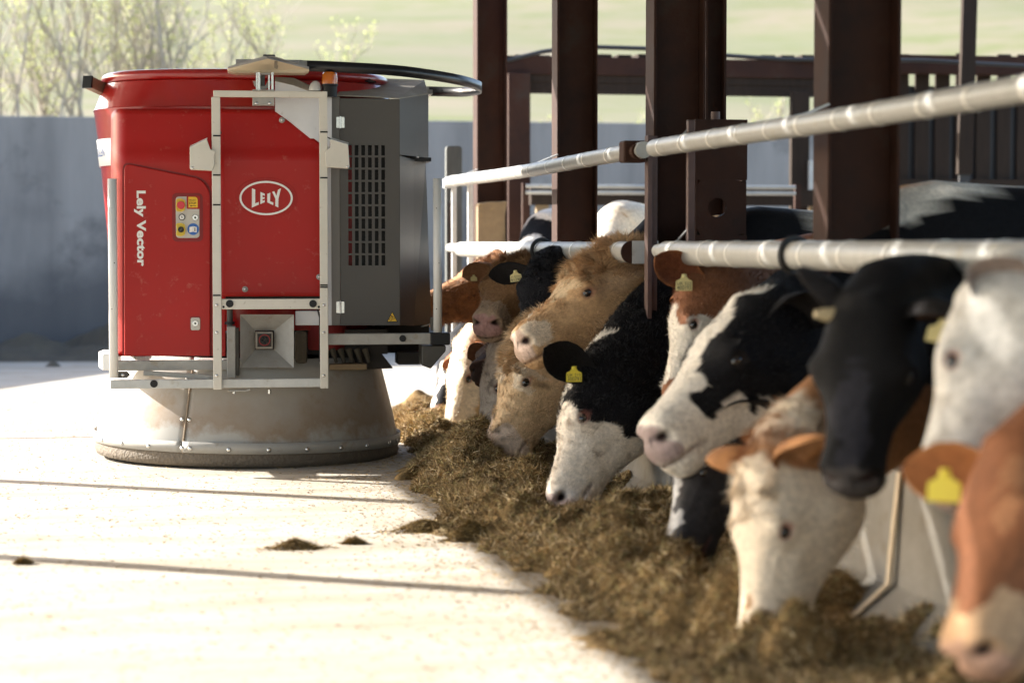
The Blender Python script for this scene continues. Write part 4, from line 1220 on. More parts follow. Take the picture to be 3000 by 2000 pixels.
# actuator left of the funnel
u0, w0, u1, w1 = rr_(665, 955, 690, 1108, -0.96)
MB().box((u0, -0.96, w0), (u1, -0.90, w1)).build('actuator', 'galv_grey', RO, bevel=0.006)
u0, w0, u1, w1 = rr_(690, 960, 700, 1100, -0.93)
MB().box((u0 + 0.001, -0.93, w0), (u1, -0.88, w1)).build('actuator_rail', 'oily_steel', RO, bevel=0.004)
c_ = rb(673, 955, -0.93); c2 = rb(673, 905, -0.93)
MB().tube([c_, c2], 0.02, 12).build('actuator_rod', 'oily_steel', RO, smooth=True)
MB().tube([rb(673, 950, -0.93), rb(673, 942, -0.93)], 0.032, 14).build('actuator_nut', 'black_plastic', RO, smooth=True)
rbox(866, 910, 940, 953, -0.86, -0.80).build('chute', 'hood_grey', RO, bevel=0.006)
rbox(865, 970, 900, 1065, -0.84, -0.7).build('feed_clod', 'muck', RO, bevel=0.02)
MB().tube([rb(930, 905, -0.98), rb(937, 930, -0.98), rb(938, 1000, -0.97), rb(937, 1060, -0.96)], 0.006, 6).build('cable', 'black_rubber', RO, smooth=True)
MB().tube([rb(640, 398, -1.04), rb(648, 390, -1.04), rb(646, 384, -1.05)], 0.004, 6).build('cable', 'black_rubber', RO, smooth=True)
MB().tube([rb(955, 400, -1.06), rb(965, 405, -1.03), rb(972, 410, -1.0)], 0.004, 6).build('cable', 'black_rubber', RO, smooth=True)

# --- sensor shields on the gantry posts
def shield(pts, v, d, flip):
    pp = [rb(a, b, v)[0::2] for a, b in pts]
    s_ = MB().prism(pp, v, v + d).build('sensor_shield', 'cream_paint', RO, bevel=0.004)
    return s_
s1 = shield([(556, 432), (606, 408), (616, 437), (631, 444), (627, 460), (629, 483), (621, 500), (560, 497), (556, 494)], -1.12, 0.09, False)
MB().dome(rb(564, 492, -1.122), (0, -1, 0), 0.008, 0.004, 8).build('screw', 'chrome', s1, smooth=True)
MB().add([rb(556, 434, -1.121), rb(606, 409, -1.121), rb(608, 404, -1.03), rb(558, 428, -1.03)], [(0, 1, 2, 3)]).build('shield_lip', 'white_paint', s1, solid=0.004)
s2 = shield([(954, 444), (969, 430), (968, 408), (1020, 424), (1024, 487), (1021, 494), (956, 490), (953, 470)], -1.12, 0.09, True)
MB().dome(rb(1018, 489, -1.122), (0, -1, 0), 0.008, 0.004, 8).build('screw', 'chrome', s2, smooth=True)
MB().add([rb(968, 409, -1.121), rb(1020, 425, -1.121), rb(1021, 419, -1.03), rb(970, 404, -1.03)], [(0, 1, 2, 3)]).build('shield_lip', 'white_paint', s2, solid=0.004)

# --- flat scanner head on its bracket
AV = -1.12
sh = [rb(*q_, AV) for q_ in ((666, 201), (669, 206), (691, 211), (896, 211), (908, 205), (907, 199), (790, 172), (778, 172), (668, 196))]
n_ = len(sh)
mb = MB()
front = [(a, b, c) for a, b, c in sh]
cu0 = rb(788, 200, AV)[0]
front = [(a, AV + 0.10 * min(1, abs(a - cu0) / 0.27), c) for a, b, c in sh]
back = [(a, AV + 0.34 - 0.08 * min(1, abs(a - cu0) / 0.27), c + 0.0) for a, b, c in sh]
mb.add(front + back, [tuple(range(n_)), tuple(reversed(range(n_, 2 * n_)))] + [((i + 1) % n_, i, i + n_, (i + 1) % n_ + n_) for i in range(n_)])
scn = mb.build('scanner_head', 'scanner_cream', RO, bevel=0.004)
lid = [rb(*q_, AV) for q_ in ((667, 198), (785, 172.5), (907, 200), (907, 193), (800, 164), (776, 164), (667, 192))]
n_ = len(lid)
fl = [(a, AV - 0.008 + 0.10 * min(1, abs(a - cu0) / 0.27), c) for a, b, c in lid]
bl = [(a, AV + 0.35 - 0.08 * min(1, abs(a - cu0) / 0.27), c) for a, b, c in lid]
MB().add(fl + bl, [tuple(range(n_)), tuple(reversed(range(n_, 2 * n_)))] + [((i + 1) % n_, i, i + n_, (i + 1) % n_ + n_) for i in range(n_)]).build('scanner_lid', 'scanner_lid', scn, bevel=0.003)
rbox(771, 160.5, 806, 165, AV + 0.06, AV + 0.2).build('lid_knob', 'black_plastic', scn, bevel=0.003)
st_ = [rb(a, b, AV + 0.03) for a, b in ((804, 180), (813, 179), (812, 190), (815, 195), (812, 204), (803, 200), (803, 190))]
MB().add([(p[0], AV + 0.10 * min(1, abs(p[0] - cu0) / 0.27) - 0.006, p[2]) for p in st_], [tuple(range(7))]).build('stain', 'stain_brown', scn, solid=0.002)
rbox(691, 176, 886, 206, AV + 0.38, AV + 0.39).build('back_plate', 'scanner_lid', scn)
BRV = -1.09
for (a, b, y0_, y1_, v_) in ((750, 755, 212, 268, BRV), (756, 762, 212, 268, BRV - 0.02), (786, 790, 220, 268, BRV), (795, 801, 212, 268, BRV - 0.01)):
    u0, w0, u1, w1 = rr_(a, y0_, b, y1_, v_)
    MB().box((u0, v_, w0), (u1, v_ + 0.012, w1)).build('bracket_rod', 'chrome', scn, bevel=0.001)
rbox(765, 214, 792, 219, BRV - 0.01, BRV + 0.06).build('bracket_plate', 'galv_grey', scn, bevel=0.002)
c_ = rb(768, 236, BRV + 0.03)
MB().tube([(c_[0], c_[1], c_[2] - 0.035), (c_[0], c_[1], c_[2] + 0.03)], 0.018, 12).build('bracket_boss', 'oily_steel', scn, smooth=True)
p_ = [rb(*q_, BRV + 0.03)[0::2] for q_ in ((741, 237), (753, 238), (760, 250), (778, 250), (784, 238), (796, 237), (792, 252), (778, 262), (758, 262), (745, 252))]
MB().prism(p_, BRV + 0.03, BRV + 0.05).build('bracket_clip', 'galv_grey', scn, bevel=0.002)
rbox(740, 263, 804, 268, BRV - 0.02, BRV + 0.06).build('bracket_plate', 'galv_grey', scn, bevel=0.002)
rbox(740, 284.5, 804, 309, PV + 0.02, PV + 0.1).build('bracket_plate', 'galv_grey', scn, bevel=0.003)
for px_ in (751, 790):
    MB().dome(rb(px_, 303, PV + 0.019), (0, -1, 0), 0.011, 0.008, 8).build('bolt', 'chrome', scn, smooth=True)
# --- black hoop sweeping round the right side at the top
ctrl = [rb(*q_) for q_ in ((880, 193, -0.86), (980, 196.5, -0.92), (1144, 206, -0.90), (1250, 218.5, -0.74), (1345, 235, -0.45), (1402, 252, -0.02), (1404, 262, 0.22), (1360, 269.5, 0.50), (1300, 269, 0.66), (1240, 267, 0.72))]
def catmull(P, n=10):
    out = []
    P = [Vector(p) for p in P]
    P = [P[0] * 2 - P[1]] + P + [P[-1] * 2 - P[-2]]
    for i in range(1, len(P) - 2):
        for k in range(n):
            t = k / n
            out.append(0.5 * ((2 * P[i]) + (-P[i - 1] + P[i + 1]) * t + (2 * P[i - 1] - 5 * P[i] + 4 * P[i + 1] - P[i + 2]) * t * t + (-P[i - 1] + 3 * P[i] - 3 * P[i + 1] + P[i + 2]) * t ** 3))
    out.append(P[-2])
    return out
cc = catmull(ctrl)
mb = MB(); hb2 = 0.034
vs = []
for p in cc:
    vs += [(p.x, p.y, p.z - hb2), (p.x, p.y, p.z + hb2)]
mb.add(vs, [(2 * i, 2 * i + 2, 2 * i + 3, 2 * i + 1) for i in range(len(cc) - 1)])
mb.build('bumper_hoop', 'black_band', RO, smooth=True, solid=0.012, angle=60)
for (px_, v_) in ((1246, 0.72), (888, -0.86)):
    p_ = rb(px_, 267 if v_ > 0 else 193, v_)
    z_h = p_[2]
    MB().box((p_[0] - 0.03, v_ - 0.02, z_h - 0.03), (p_[0] + 0.03, v_ + 0.03, z_h + 0.03)).build('hoop_bracket', 'galv_grey', RO, bevel=0.003)
z_h = rb(1240, 267, 0.72)[2]
MB().box((rb(1150, 262, 0.42)[0], 0.3, z_h - 0.05), (rb(1252, 262, 0.72)[0], 0.74, z_h - 0.02)).build('hoop_bracket', 'galv_grey', RO)
# --- beacon and dome
bv = -0.90
c_ = rb(966, 280, bv); r_ = 23.5 / FPX * 13.7
w1 = rb(966, 247, bv)[2]; w2 = rb(966, 212, bv)[2]
bc = MB().lathe([(r_ * 0.92, c_[2] - 0.01), (r_ * 0.92, w1 - 0.015), (r_ * 1.03, w1 - 0.012), (r_ * 1.03, w1)], 24, c=(c_[0], bv, 0), close=True).build('beacon_base', 'black_plastic', RO, smooth=True)
ribs = []
MB().lathe([(r_ * 1.0, w1), (r_ * 0.98, w1 + 0.03), (r_ * 0.9, w2 - 0.012), (r_ * 0.7, w2), (0.001, w2 + 0.002)], 24, c=(c_[0], bv, 0)).build('beacon_lens', 'beacon_orange', RO, smooth=True, angle=15)
c_ = rb(924, 265, -0.88)
MB().dome(c_, (0, -0.1, 1), 19 / FPX * 13.7, 0.06, 24, 8).build('antenna_dome', 'white_paint', RO, smooth=True)
# --- square rail stub at the top left
a_ = rb(262, 245, -0.25); b_3 = rb(322, 274, 0.15)
stub = MB().bar((a_[0], -0.35, a_[2]), (a_[0] + 0.22, 0.05, a_[2] - 0.085), 0.06, 0.075).build('rail_stub', 'stain_brown', RO, bevel=0.003)
MB().bar((a_[0] - 0.008, -0.365, a_[2] + 0.003), (a_[0] + 0.0, -0.35, a_[2]), 0.066, 0.08).build('stub_cap', 'black_plastic', stub)

# ---------------------------------------------------------------- cattle
NSEG = 72
mat('eye_dark', (0.010, 0.008, 0.007), 0.08, coat=1.0)
mat('tag_yellow', (0.72, 0.60, 0.05), 0.45)
mat('tag_pale', (0.74, 0.64, 0.30), 0.5)
mat('tag_print', (0.05, 0.05, 0.04), 0.6)
mat('tongue', (0.20, 0.12, 0.13), 0.35)
mat('horn', (0.42, 0.34, 0.20), 0.45)
# head stations: a (poll 0 -> nose .57), top, bottom, half width, upper-width bias
_A = np.array([-.04, .00, .04, .09, .14, .19, .23, .28, .34, .40, .45, .49, .52, .545, .560, .570])
_T = np.array([.030, .052, .062, .066, .066, .062, .055, .046, .036, .028, .025, .026, .022, .008, -.014, -.045])
_B = np.array([-.20, -.225, -.25, -.262, -.258, -.24, -.222, -.196, -.168, -.148, -.140, -.138, -.134, -.124, -.110, -.075])
_W = np.array([.090, .104, .114, .119, .124, .126, .118, .100, .084, .076, .075, .079, .081, .073, .056, .020])
_K = np.array([.10, .12, .12, .12, .16, .22, .22, .18, .12, .06, .00, -.02, .00, .0, .0, .0])
_N = np.array([.70, .70, .68, .66, .64, .62, .62, .62, .62, .62, .60, .58, .60, .70, .80, .9])

def sm(xs, ys, x):
    # smooth interpolation: average of shifted linear samples
    return sum(np.interp(x + o, xs, ys) * w for o, w in ((-.014, .25), (0, .5), (.014, .25)))

def head_pt(a, th):
    """surface point (a, d, l) of the canonical head; th 0 = forehead, pi = throat, sign = side"""
    T, B = sm(_A, _T, a), sm(_A, _B, a)
    Wd, K, N = sm(_A, _W, a), sm(_A, _K, a), sm(_A, _N, a)
    c, h = (T + B) / 2, (T - B) / 2
    ct, s_ = np.cos(th), np.sin(th)
    d = c + h * np.sign(ct) * np.abs(ct) ** 0.85
    l = Wd * np.sign(s_) * np.abs(s_) ** N * (1 + K * ct) 
    # jaw narrows towards the underside
    l = l * (1 - 0.28 * np.clip(-ct, 0, 1) ** 2)
    return a, d, l

EYE_A, EYE_TH = .225, R(60)
def face_detail(A, D, L, TH):
    """add brow, eye socket, nostril, mouth, cheek and jaw relief"""
    ab = np.abs(L)
    side = np.sign(L)
    e = head_pt(np.array(EYE_A), np.array(EYE_TH))
    da, dd = A - e[0], D - e[1]
    r2 = (da / .040) ** 2 + (dd / .030) ** 2
    upper = ab > 0.03
    bulge = 0.017 * np.exp(-r2 * 0.7) * upper
    brow = 0.015 * np.exp(-((A - EYE_A + .01) / .035) ** 2 - ((D - e[1] - .032) / .016) ** 2) * upper
    sock = -0.016 * np.exp(-((da / .021) ** 2 + (dd / .0125) ** 2) ** 2) * upper
    under = -0.006 * np.exp(-((A - EYE_A - .035) / .03) ** 2 - ((D - e[1] + .035) / .02) ** 2) * upper
    cheek = 0.012 * np.exp(-((A - .12) / .06) ** 2 - ((D + .15) / .055) ** 2)
    crest = 0.006 * np.exp(-((A - .31) / .07) ** 2 - ((D + .055) / .02) ** 2)
    hollow = -0.008 * np.exp(-((A - .30) / .06) ** 2 - ((D + .115) / .03) ** 2)
    lip = 0.006 * np.exp(-((A - .50) / .03) ** 2 - ((D + .105) / .02) ** 2)
    ml = -.088 - 0.02 * np.clip((.50 - A) / .1, 0, 1)
    mouth = -0.009 * np.exp(-((D - ml) / .0065) ** 2) * np.clip((A - .42) / .03, 0, 1)
    nz = ((A - .540) / .020) ** 2 + ((D + .024) / .016) ** 2
    nost = -0.024 * np.exp(-nz) * (ab > .02)
    wing = 0.008 * np.exp(-((A - .528) / .022) ** 2 - ((D + .012) / .022) ** 2) * (ab > .02)
    L2 = L + side * (bulge + brow + sock + under + cheek + crest + hollow + lip + mouth + nost + wing)
    A2 = A - 0.012 * np.exp(-nz) * (ab > .015)
    # poll crest and slight dish of the face
    D2 = D + 0.018 * np.exp(-((A - .01) / .03) ** 2 - (L / .05) ** 2) * (D > 0) - 0.006 * np.exp(-((A - .30) / .07) ** 2) * (D > 0)
    return A2, D2, L2

def cow(name, nose, poll, dorsal, body_xy, body_dir, coat, label, ears=((.82, -.30, .10), (.82, -.30, .10)), fur=0, tuft=0, tuft_len=.05,
        tags=(), back_z=1.48, big=1.0, no_body=False, tongue=False, jaw=0.0, ear_len=.225, group='cattle at the feed barrier', seed=1, ear_roll=(0.0, 0.0), ear_face=(None, None), mz=(0.36, 0.24, 0.21), stretch=None):
    nose, poll = np.array(nose, float), np.array(poll, float)
    KD, KL = 1.26, 1.14                                       # deep-jawed, broad-headed beef cattle
    e_ = nose - poll
    Lh = np.linalg.norm(e_); e_ /= Lh
    fi = math.atan2(.075 * KD, .565)
    s = Lh / math.hypot(.565, .075 * KD) if stretch is None else stretch
    dp = np.array(dorsal, float); dp -= e_ * dp.dot(e_); dp /= np.linalg.norm(dp)
    ax = math.cos(fi) * e_ + math.sin(fi) * dp
    dv = -math.sin(fi) * e_ + math.cos(fi) * dp
    lv = np.cross(dv, ax)                                    # left side of the animal
    M = np.stack([ax, dv * KD, lv * KL], 1) * s
    O = poll - M @ np.array([.0, .045, 0])
    nf = make_noise(seed * 3 + 1, 14, 6.0); nf2 = make_noise(seed * 3 + 2, 14, 18.0)
    th = np.linspace(0, 2 * math.pi, NSEG, endpoint=False)
    # denser towards the face sides
    rings_w, rings_c = [], []                                 # world rings, canonical coords
    aa = np.concatenate([np.linspace(.570, .50, 26), np.linspace(.497, .10, 84), np.linspace(.093, .03, 9)])
    for a in aa:
        k = np.clip((.16 - a) / .13, 0, 1)                    # rings lean back towards the poll
        A, D, L = head_pt(np.full(NSEG, a), th)
        A = A - k * 0.055 * (np.cos(th) * .5 + .5) + k * 0.0
        A, D, L = face_detail(A, D, L, th)
        if jaw:
            D = D - jaw * np.clip((-.092 - D) / .03, 0, 1) * np.clip((a - .30) / .2, 0, 1)
        C = np.stack([A, D, L], 1)
        rings_c.append(C); rings_w.append(O + C @ M.T)
    # nose cap handled by the first tiny ring: shrink to a point
    first = rings_w[0].mean(0); firstc = rings_c[0].mean(0)
    # neck + body
    Hc = rings_w[-1].mean(0)
    hh = np.linalg.norm(rings_w[-1][0] - rings_w[-1][NSEG // 2]) / 2
    hw = np.linalg.norm(rings_w[-1][NSEG // 4] - rings_w[-1][3 * NSEG // 4]) / 2
    up_h = (rings_w[-1][0] - rings_w[-1][NSEG // 2]); up_h /= np.linalg.norm(up_h)
    left_h = lv
    n_h = np.cross(up_h, left_h) * -1.0                       # points from neck towards head
    if n_h.dot(ax) < 0 and abs(n_h.dot(ax)) > .9: n_h = -n_h
    bd = np.array([body_dir[0], body_dir[1], 0.0]); bd /= np.linalg.norm(bd)   # tail direction
    Bs = np.array([body_xy[0], body_xy[1], back_z - .45 * big])              # shoulder ring centre
    left_b = np.cross(np.array([0, 0, 1.0]), -bd)
    dist = np.linalg.norm(Bs - Hc)
    back = -n_h * .6 + bd * .4
    p0, p3 = Hc, Bs
    tb = (Bs - Hc) / dist
    nd = -n_h * .40 + tb * .60; nd /= np.linalg.norm(nd)
    p1 = p0 + nd * dist * .33
    p2 = p3 - bd * dist * .40 + np.array([0, 0, -.10])
    NB = 44
    rc = rings_w[-1] - Hc
    ex, ey = rc @ left_h, rc @ up_h                           # 2-D outline of the last head ring
    for i in range(1, NB + 1):
        t = i / NB
        c = (1 - t) ** 3 * p0 + 3 * t * (1 - t) ** 2 * p1 + 3 * t * t * (1 - t) * p2 + t ** 3 * p3
        tg = 3 * (1 - t) ** 2 * (p1 - p0) + 6 * t * (1 - t) * (p2 - p1) + 3 * t * t * (p3 - p2)
        tg /= np.linalg.norm(tg)
        e = t * t * (3 - 2 * t)
        lf = left_h * (1 - e) + left_b * e
        lf -= tg * lf.dot(tg); lf /= np.linalg.norm(lf)
        u_ = np.cross(lf, tg)
        ub = up_h * (1 - e) + np.array([0, 0, 1.0]) * e
        if u_.dot(ub) < 0: u_ = -u_
        # outline blends from head ring to neck oval to shoulder
        nh_ = np.interp(t, [0, .3, .65, 1], [hh, .20 * s, .26 * big, .43 * big])
        nw_ = np.interp(t, [0, .3, .65, 1], [hw, .115 * s, .165 * big, .26 * big])
        ox = nw_ * np.sign(np.sin(th)) * np.abs(np.sin(th)) ** .9 * (1 - .12 * np.cos(th))
        oy = nh_ * np.cos(th)
        q = np.clip(t / .18, 0, 1); q = q * q * (3 - 2 * q)
        X = ex * (1 - q) + ox * q; Y = ey * (1 - q) + oy * q
        C = np.stack([np.full(NSEG, .03 - .80 * t), Y / s, X / s], 1)
        fold = 0.006 * np.sin(t * 46 + 2.5 * np.cos(th) + seed) * np.clip(np.sin(th) ** 2, 0, 1) * np.exp(-((t - .25) / .2) ** 2)
        ring = c + np.outer(X + np.sign(X) * fold, lf) + np.outer(Y, u_)
        rings_w.append(ring); rings_c.append(C)
    if not no_body:
        for (x_, hh_, ww_, dz) in ((.10, .45, .29, .00), (.25, .46, .315, -.02), (.42, .46, .34, -.03), (.62, .455, .36, -.03), (.85, .45, .37, -.03), (1.05, .435, .355, -.02), (1.22, .41, .325, .0), (1.38, .38, .29, .015), (1.50, .34, .24, .02), (1.57, .27, .17, .02), (1.60, .15, .09, .03)):
            c = Bs + bd * x_ * big + np.array([0, 0, dz])
            ox = ww_ * big * np.sign(np.sin(th)) * np.abs(np.sin(th)) ** .85
            oy = hh_ * big * np.sign(np.cos(th)) * np.abs(np.cos(th)) ** .9
            rings_w.append(c + np.outer(ox, left_b) + np.outer(oy, np.array([0, 0, 1.0])))
            rings_c.append(np.stack([np.full(NSEG, -.80 - x_), oy, ox], 1))
    V = np.concatenate(rings_w); CC = np.concatenate(rings_c)
    n = len(rings_w)
    I = np.arange(n * NSEG).reshape(n, NSEG); J = np.roll(I, -1, 1)
    F = np.stack([I[:-1].ravel(), J[:-1].ravel(), J[1:].ravel(), I[1:].ravel()], 1)
    # caps
    capv = [first, rings_w[-1].mean(0)]
    i0, i1 = len(V), len(V) + 1
    V = np.concatenate([V, np.array(capv)]); CC = np.concatenate([CC, [firstc, rings_c[-1].mean(0)]])
    tri = np.concatenate([np.stack([J[0], I[0], np.full(NSEG, i0), np.full(NSEG, i0)], 1), np.stack([I[-1], J[-1], np.full(NSEG, i1), np.full(NSEG, i1)], 1)])
    # as degenerate quads are unsafe, make the caps from pairs of segments
    capq = []
    for k in range(0, NSEG, 2):
        capq.append((I[0][(k + 2) % NSEG], I[0][k + 1], I[0][k], i0)); capq.append((I[-1][k], I[-1][k + 1], I[-1][(k + 2) % NSEG], i1))
    F = np.concatenate([F, np.array(capq)])
    col_region = np.zeros(len(V))                             # 1 inside of ear
    # ears, grown from the side of the poll
    ear_frames = []
    for si, sgn in ((0, 1), (1, -1)):
        la, aa_, da_ = ears[si]
        ed = np.array([aa_, da_, sgn * la]); ed /= np.linalg.norm(ed)
        base = np.array([.035, -.012, sgn * .088])
        face = np.array([.75, -.35, 0.0]); 
        cr, sr = math.cos(ear_roll[si]), math.sin(ear_roll[si])
        face = np.array([face[0] * cr - face[1] * sr, face[0] * sr + face[1] * cr, 0.15 * sgn])
        if ear_face[si] is not None: face = np.array(ear_face[si], float) * np.array([1, 1, sgn])
        face -= ed * face.dot(ed); face /= np.linalg.norm(face)      # the open side of the ear
        wid = np.cross(ed, face)
        ne, me_ = 22, 18
        vs, cs, reg = [], [], []
        for i in range(ne):
            t = i / (ne - 1)
            w_ = np.interp(t, [0, .12, .3, .5, .7, .85, .95, 1], [.028, .042, .066, .078, .072, .052, .028, .005]) 
            cup = np.interp(t, [0, .2, .5, .8, 1], [.9, .85, .55, .35, .2])
            cen = base + ed * ear_len * t + face * (-.010 * math.sin(t * 3.1)) - np.array([0, 1, 0]) * 0.025 * t * t
            for k in range(me_):
                ph = 2 * math.pi * k / me_
                x_ = math.cos(ph) * w_
                inner = math.sin(ph) > 0
                dep = -cup * (1 - (x_ / max(w_, 1e-5)) ** 2) * w_
                y_ = dep + (0.006 if inner else -0.006) * abs(math.sin(ph)) * (1.6 if t < .15 else 1)
                vs.append(cen + wid * x_ + face * y_); cs.append(np.array([-.02, .0, sgn * .12]) + 0 * cen); reg.append(1.0 if (inner and abs(math.cos(ph)) < .93) else 2.0)
        vs = np.array(vs)
        off = len(V)
        V = np.concatenate([V, O + vs @ M.T]); CC = np.concatenate([CC, np.array(cs)]); col_region = np.concatenate([col_region, np.array(reg)])
        K_ = np.arange(ne * me_).reshape(ne, me_) + off; K2 = np.roll(K_, -1, 1)
        Fe = np.stack([K_[:-1].ravel(), K2[:-1].ravel(), K2[1:].ravel(), K_[1:].ravel()], 1)
        if sgn > 0: Fe = Fe[:, ::-1]
        F = np.concatenate([F, Fe])
        nz_ = lambda q_: q_ / np.linalg.norm(q_)
        ear_frames.append((O + M @ base, nz_(M @ ed), nz_(M @ face), nz_(M @ wid)))
    # legs
    if not no_body:
        for (x_, sd) in ((.12, 1), (.12, -1), (1.36, 1), (1.36, -1)):
            c = Bs + bd * x_ * big + left_b * sd * .20 * big
            hz = [c[2] - .25, .62, .42, .30, .16, .0]
            rr2 = [.13, .085, .062, .05, .055, .06]
            lm = MB().tube([(c[0], c[1], max(.12, z) if z else .12) for z in (hz[0], .62, .48, .34, .2, .125)], rr2, 12)
            off = len(V)
            lv_ = np.array(lm.v); lf_ = [f for f in lm.f if len(f) == 4]
            V = np.concatenate([V, lv_]); CC = np.concatenate([CC, np.tile([-.80 - x_, -.5, sd * .2], (len(lv_), 1))]); col_region = np.concatenate([col_region, np.zeros(len(lv_))])
            F = np.concatenate([F, np.array(lf_) + off])
    # ---- coat colours in canonical coordinates
    base_c = np.array(coat['base'])
    tint = np.tile(base_c, (len(V), 1)).astype(float)
    jit = np.stack([nf(CC), nf(CC + 5.0), nf(CC + 9.0)], 1) * .018 + np.stack([nf2(CC), nf2(CC + 3.0), nf2(CC + 7.0)], 1) * .006
    Pn = CC + jit
    for (colr, a_, d_, l_, ra, rd, rl) in coat.get('patches', ()):
        q = ((Pn[:, 0] - a_) / ra) ** 2 + ((Pn[:, 1] - d_) / rd) ** 2 + ((Pn[:, 2] - l_) / rl) ** 2
        w_ = np.clip((1.06 - q) / .12, 0, 1)[:, None]
        tint = tint * (1 - w_) + np.array(colr) * w_
    if coat.get('mottle'):
        mc, amt = coat['mottle']
        w_ = np.clip((nf(CC * 1.7) * .6 + nf2(CC) * .5 - 1.0 + amt), 0, 1)[:, None] * .75 * (tint.mean(1, keepdims=True) > .12)
        tint = tint * (1 - w_) + np.array(mc) * w_
    if coat.get('low_tint') is not None:  # lower part of the coat blends into a second tint
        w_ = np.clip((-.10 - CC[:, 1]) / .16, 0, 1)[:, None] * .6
        tint = tint * (1 - w_) + np.array(coat['low_tint']) * w_
    er = coat.get('ear', None)
    if er is not None:
        tint[col_region == 2] = er
    ei = np.array(coat.get('ear_in', (.30, .13, .08)))
    tint[col_region == 1] = ei
    body_v = col_region == 0
    # muzzle, nostrils, lips, eye rims
    A_, D_, L_ = CC[:, 0], CC[:, 1], CC[:, 2]
    pad = np.clip((A_ - .527 + .010 * nf2(CC) * .5) / .012, 0, 1) * np.clip((D_ + .088) / .012, 0, 1) * body_v
    tint = tint * (1 - pad[:, None]) + np.array(mz) * pad[:, None]
    nzv = np.exp(-(((A_ - .534) / .017) ** 2 + ((D_ + .024) / .015) ** 2)) * (np.abs(L_) > .018) * body_v
    nzv = np.clip(nzv * 1.7 - .35, 0, 1)
    tint = tint * (1 - nzv[:, None]) + np.array((.018, .010, .009)) * nzv[:, None]
    ml = -.088 - 0.02 * np.clip((.50 - A_) / .1, 0, 1)
    mo = np.exp(-((D_ - ml) / .0055) ** 2) * np.clip((A_ - .43) / .03, 0, 1) * body_v * .7
    tint = tint * (1 - mo[:, None]) + np.array((.10, .045, .04)) * mo[:, None]
    e = head_pt(np.array(EYE_A), np.array(EYE_TH))
    er2 = ((A_ - e[0]) / .030) ** 2 + ((D_ - e[1]) / .019) ** 2
    rim = np.clip(1.5 - er2 * 1.2, 0, 1) * (np.abs(L_) > .05) * body_v * .8
    tint = tint * (1 - rim[:, None]) + np.array(coat.get('rim', (.22, .09, .07))) * rim[:, None]
    tint = np.clip(tint, .004, .95)
    root = empty('cow', (float(Bs[0] + bd[0] * .7), float(Bs[1] + bd[1] * .7), 0.12), 0, label, 'cow', group)
    off = np.array(root.location)
    body = np_obj('body', V - off, F, 'coat_hair', root, tint=tint)
    # eyes
    for sgn in (1, -1):
        a_, d_, l_ = head_pt(np.array(EYE_A), np.array(EYE_TH))
        c = O + M @ np.array([float(a_), float(d_) , sgn * (float(l_) - .0075)])
        mb = MB()
        nl, nk = 8, 12
        vs, fs = [], []
        for i in range(nl + 1):
            f_ = math.pi * i / nl
            for k in range(nk):
                g_ = 2 * math.pi * k / nk
                p = np.array([math.sin(f_) * math.cos(g_) * .026, math.cos(f_) * .020, math.sin(f_) * math.sin(g_) * .020])
                vs.append(c + (M @ p) - off)
        for i in range(nl):
            for k in range(nk):
                fs.append((i * nk + k, i * nk + (k + 1) % nk, (i + 1) * nk + (k + 1) % nk, (i + 1) * nk + k))
        mb.add(vs, fs).build('eye', 'eye_dark', root, smooth=True, angle=180)
    # vertex normals for the hair
    if fur or tuft:
        v0, v1, v2, v3 = (V[F[:, k]] for k in range(4))
        fn = np.cross(v2 - v0, v3 - v1)
        ar = np.linalg.norm(fn, axis=1) / 2
        fnn = fn / np.maximum(2 * ar[:, None], 1e-9)
        fc = (CC[F[:, 0]] + CC[F[:, 2]]) / 2
        freg = col_region[F[:, 0]]
        ctr = (v0 + v2) / 2
        # make the normals point out of the head
        headish = fc[:, 0] > -.75
        g_ = np.random.default_rng(seed)
        HV, HT = [], []
        def strands(mask_w, count, ln, wd, lift, comb, curl=0.0):
            w_ = ar * mask_w
            if w_.sum() <= 0: return
            pick = g_.choice(len(F), count, p=w_ / w_.sum())
            r1, r2 = g_.random((2, count, 1))
            P = (v0[pick] * (1 - r1) + v1[pick] * r1) * (1 - r2) + (v3[pick] * (1 - r1) + v2[pick] * r1) * r2
            N = fnn[pick]
            dirv = N * lift + (M @ np.array(comb) / s)[None, :] + g_.normal(size=(count, 3)) * .20
            if curl:
                dirv += np.stack([nf(P * 1.5 + 3), nf(P * 1.5 + 13), nf(P * 1.5 + 23)], 1) * curl
            dirv /= np.linalg.norm(dirv, axis=1, keepdims=True)
            length = ln * g_.uniform(.55, 1.25, (count, 1))
            sidev = np.cross(dirv, g_.normal(size=(count, 3))); sidev /= np.linalg.norm(sidev, axis=1, keepdims=True)
            cc_ = tint[F[pick, 0]] * g_.uniform(.60, 1.35, (count, 1))
            tip = P + dirv * length - np.array([0, 0, 1]) * length * .25
            HV.append(np.stack([P - sidev * wd, P + sidev * wd, tip], 1)); HT.append(np.repeat(cc_[:, None, :], 3, 1))
        m_head = (fc[:, 0] > -.45) * (fc[:, 0] < .50) * (freg == 0) * 1.0
        if fur:
            strands(m_head, int(fur * 2.2), .026, .0018, .20, (-.75, .0, 0), .35)
            strands((freg == 2) * 1.0, fur // 12, .028, .0010, .5, (-.2, -.4, 0))
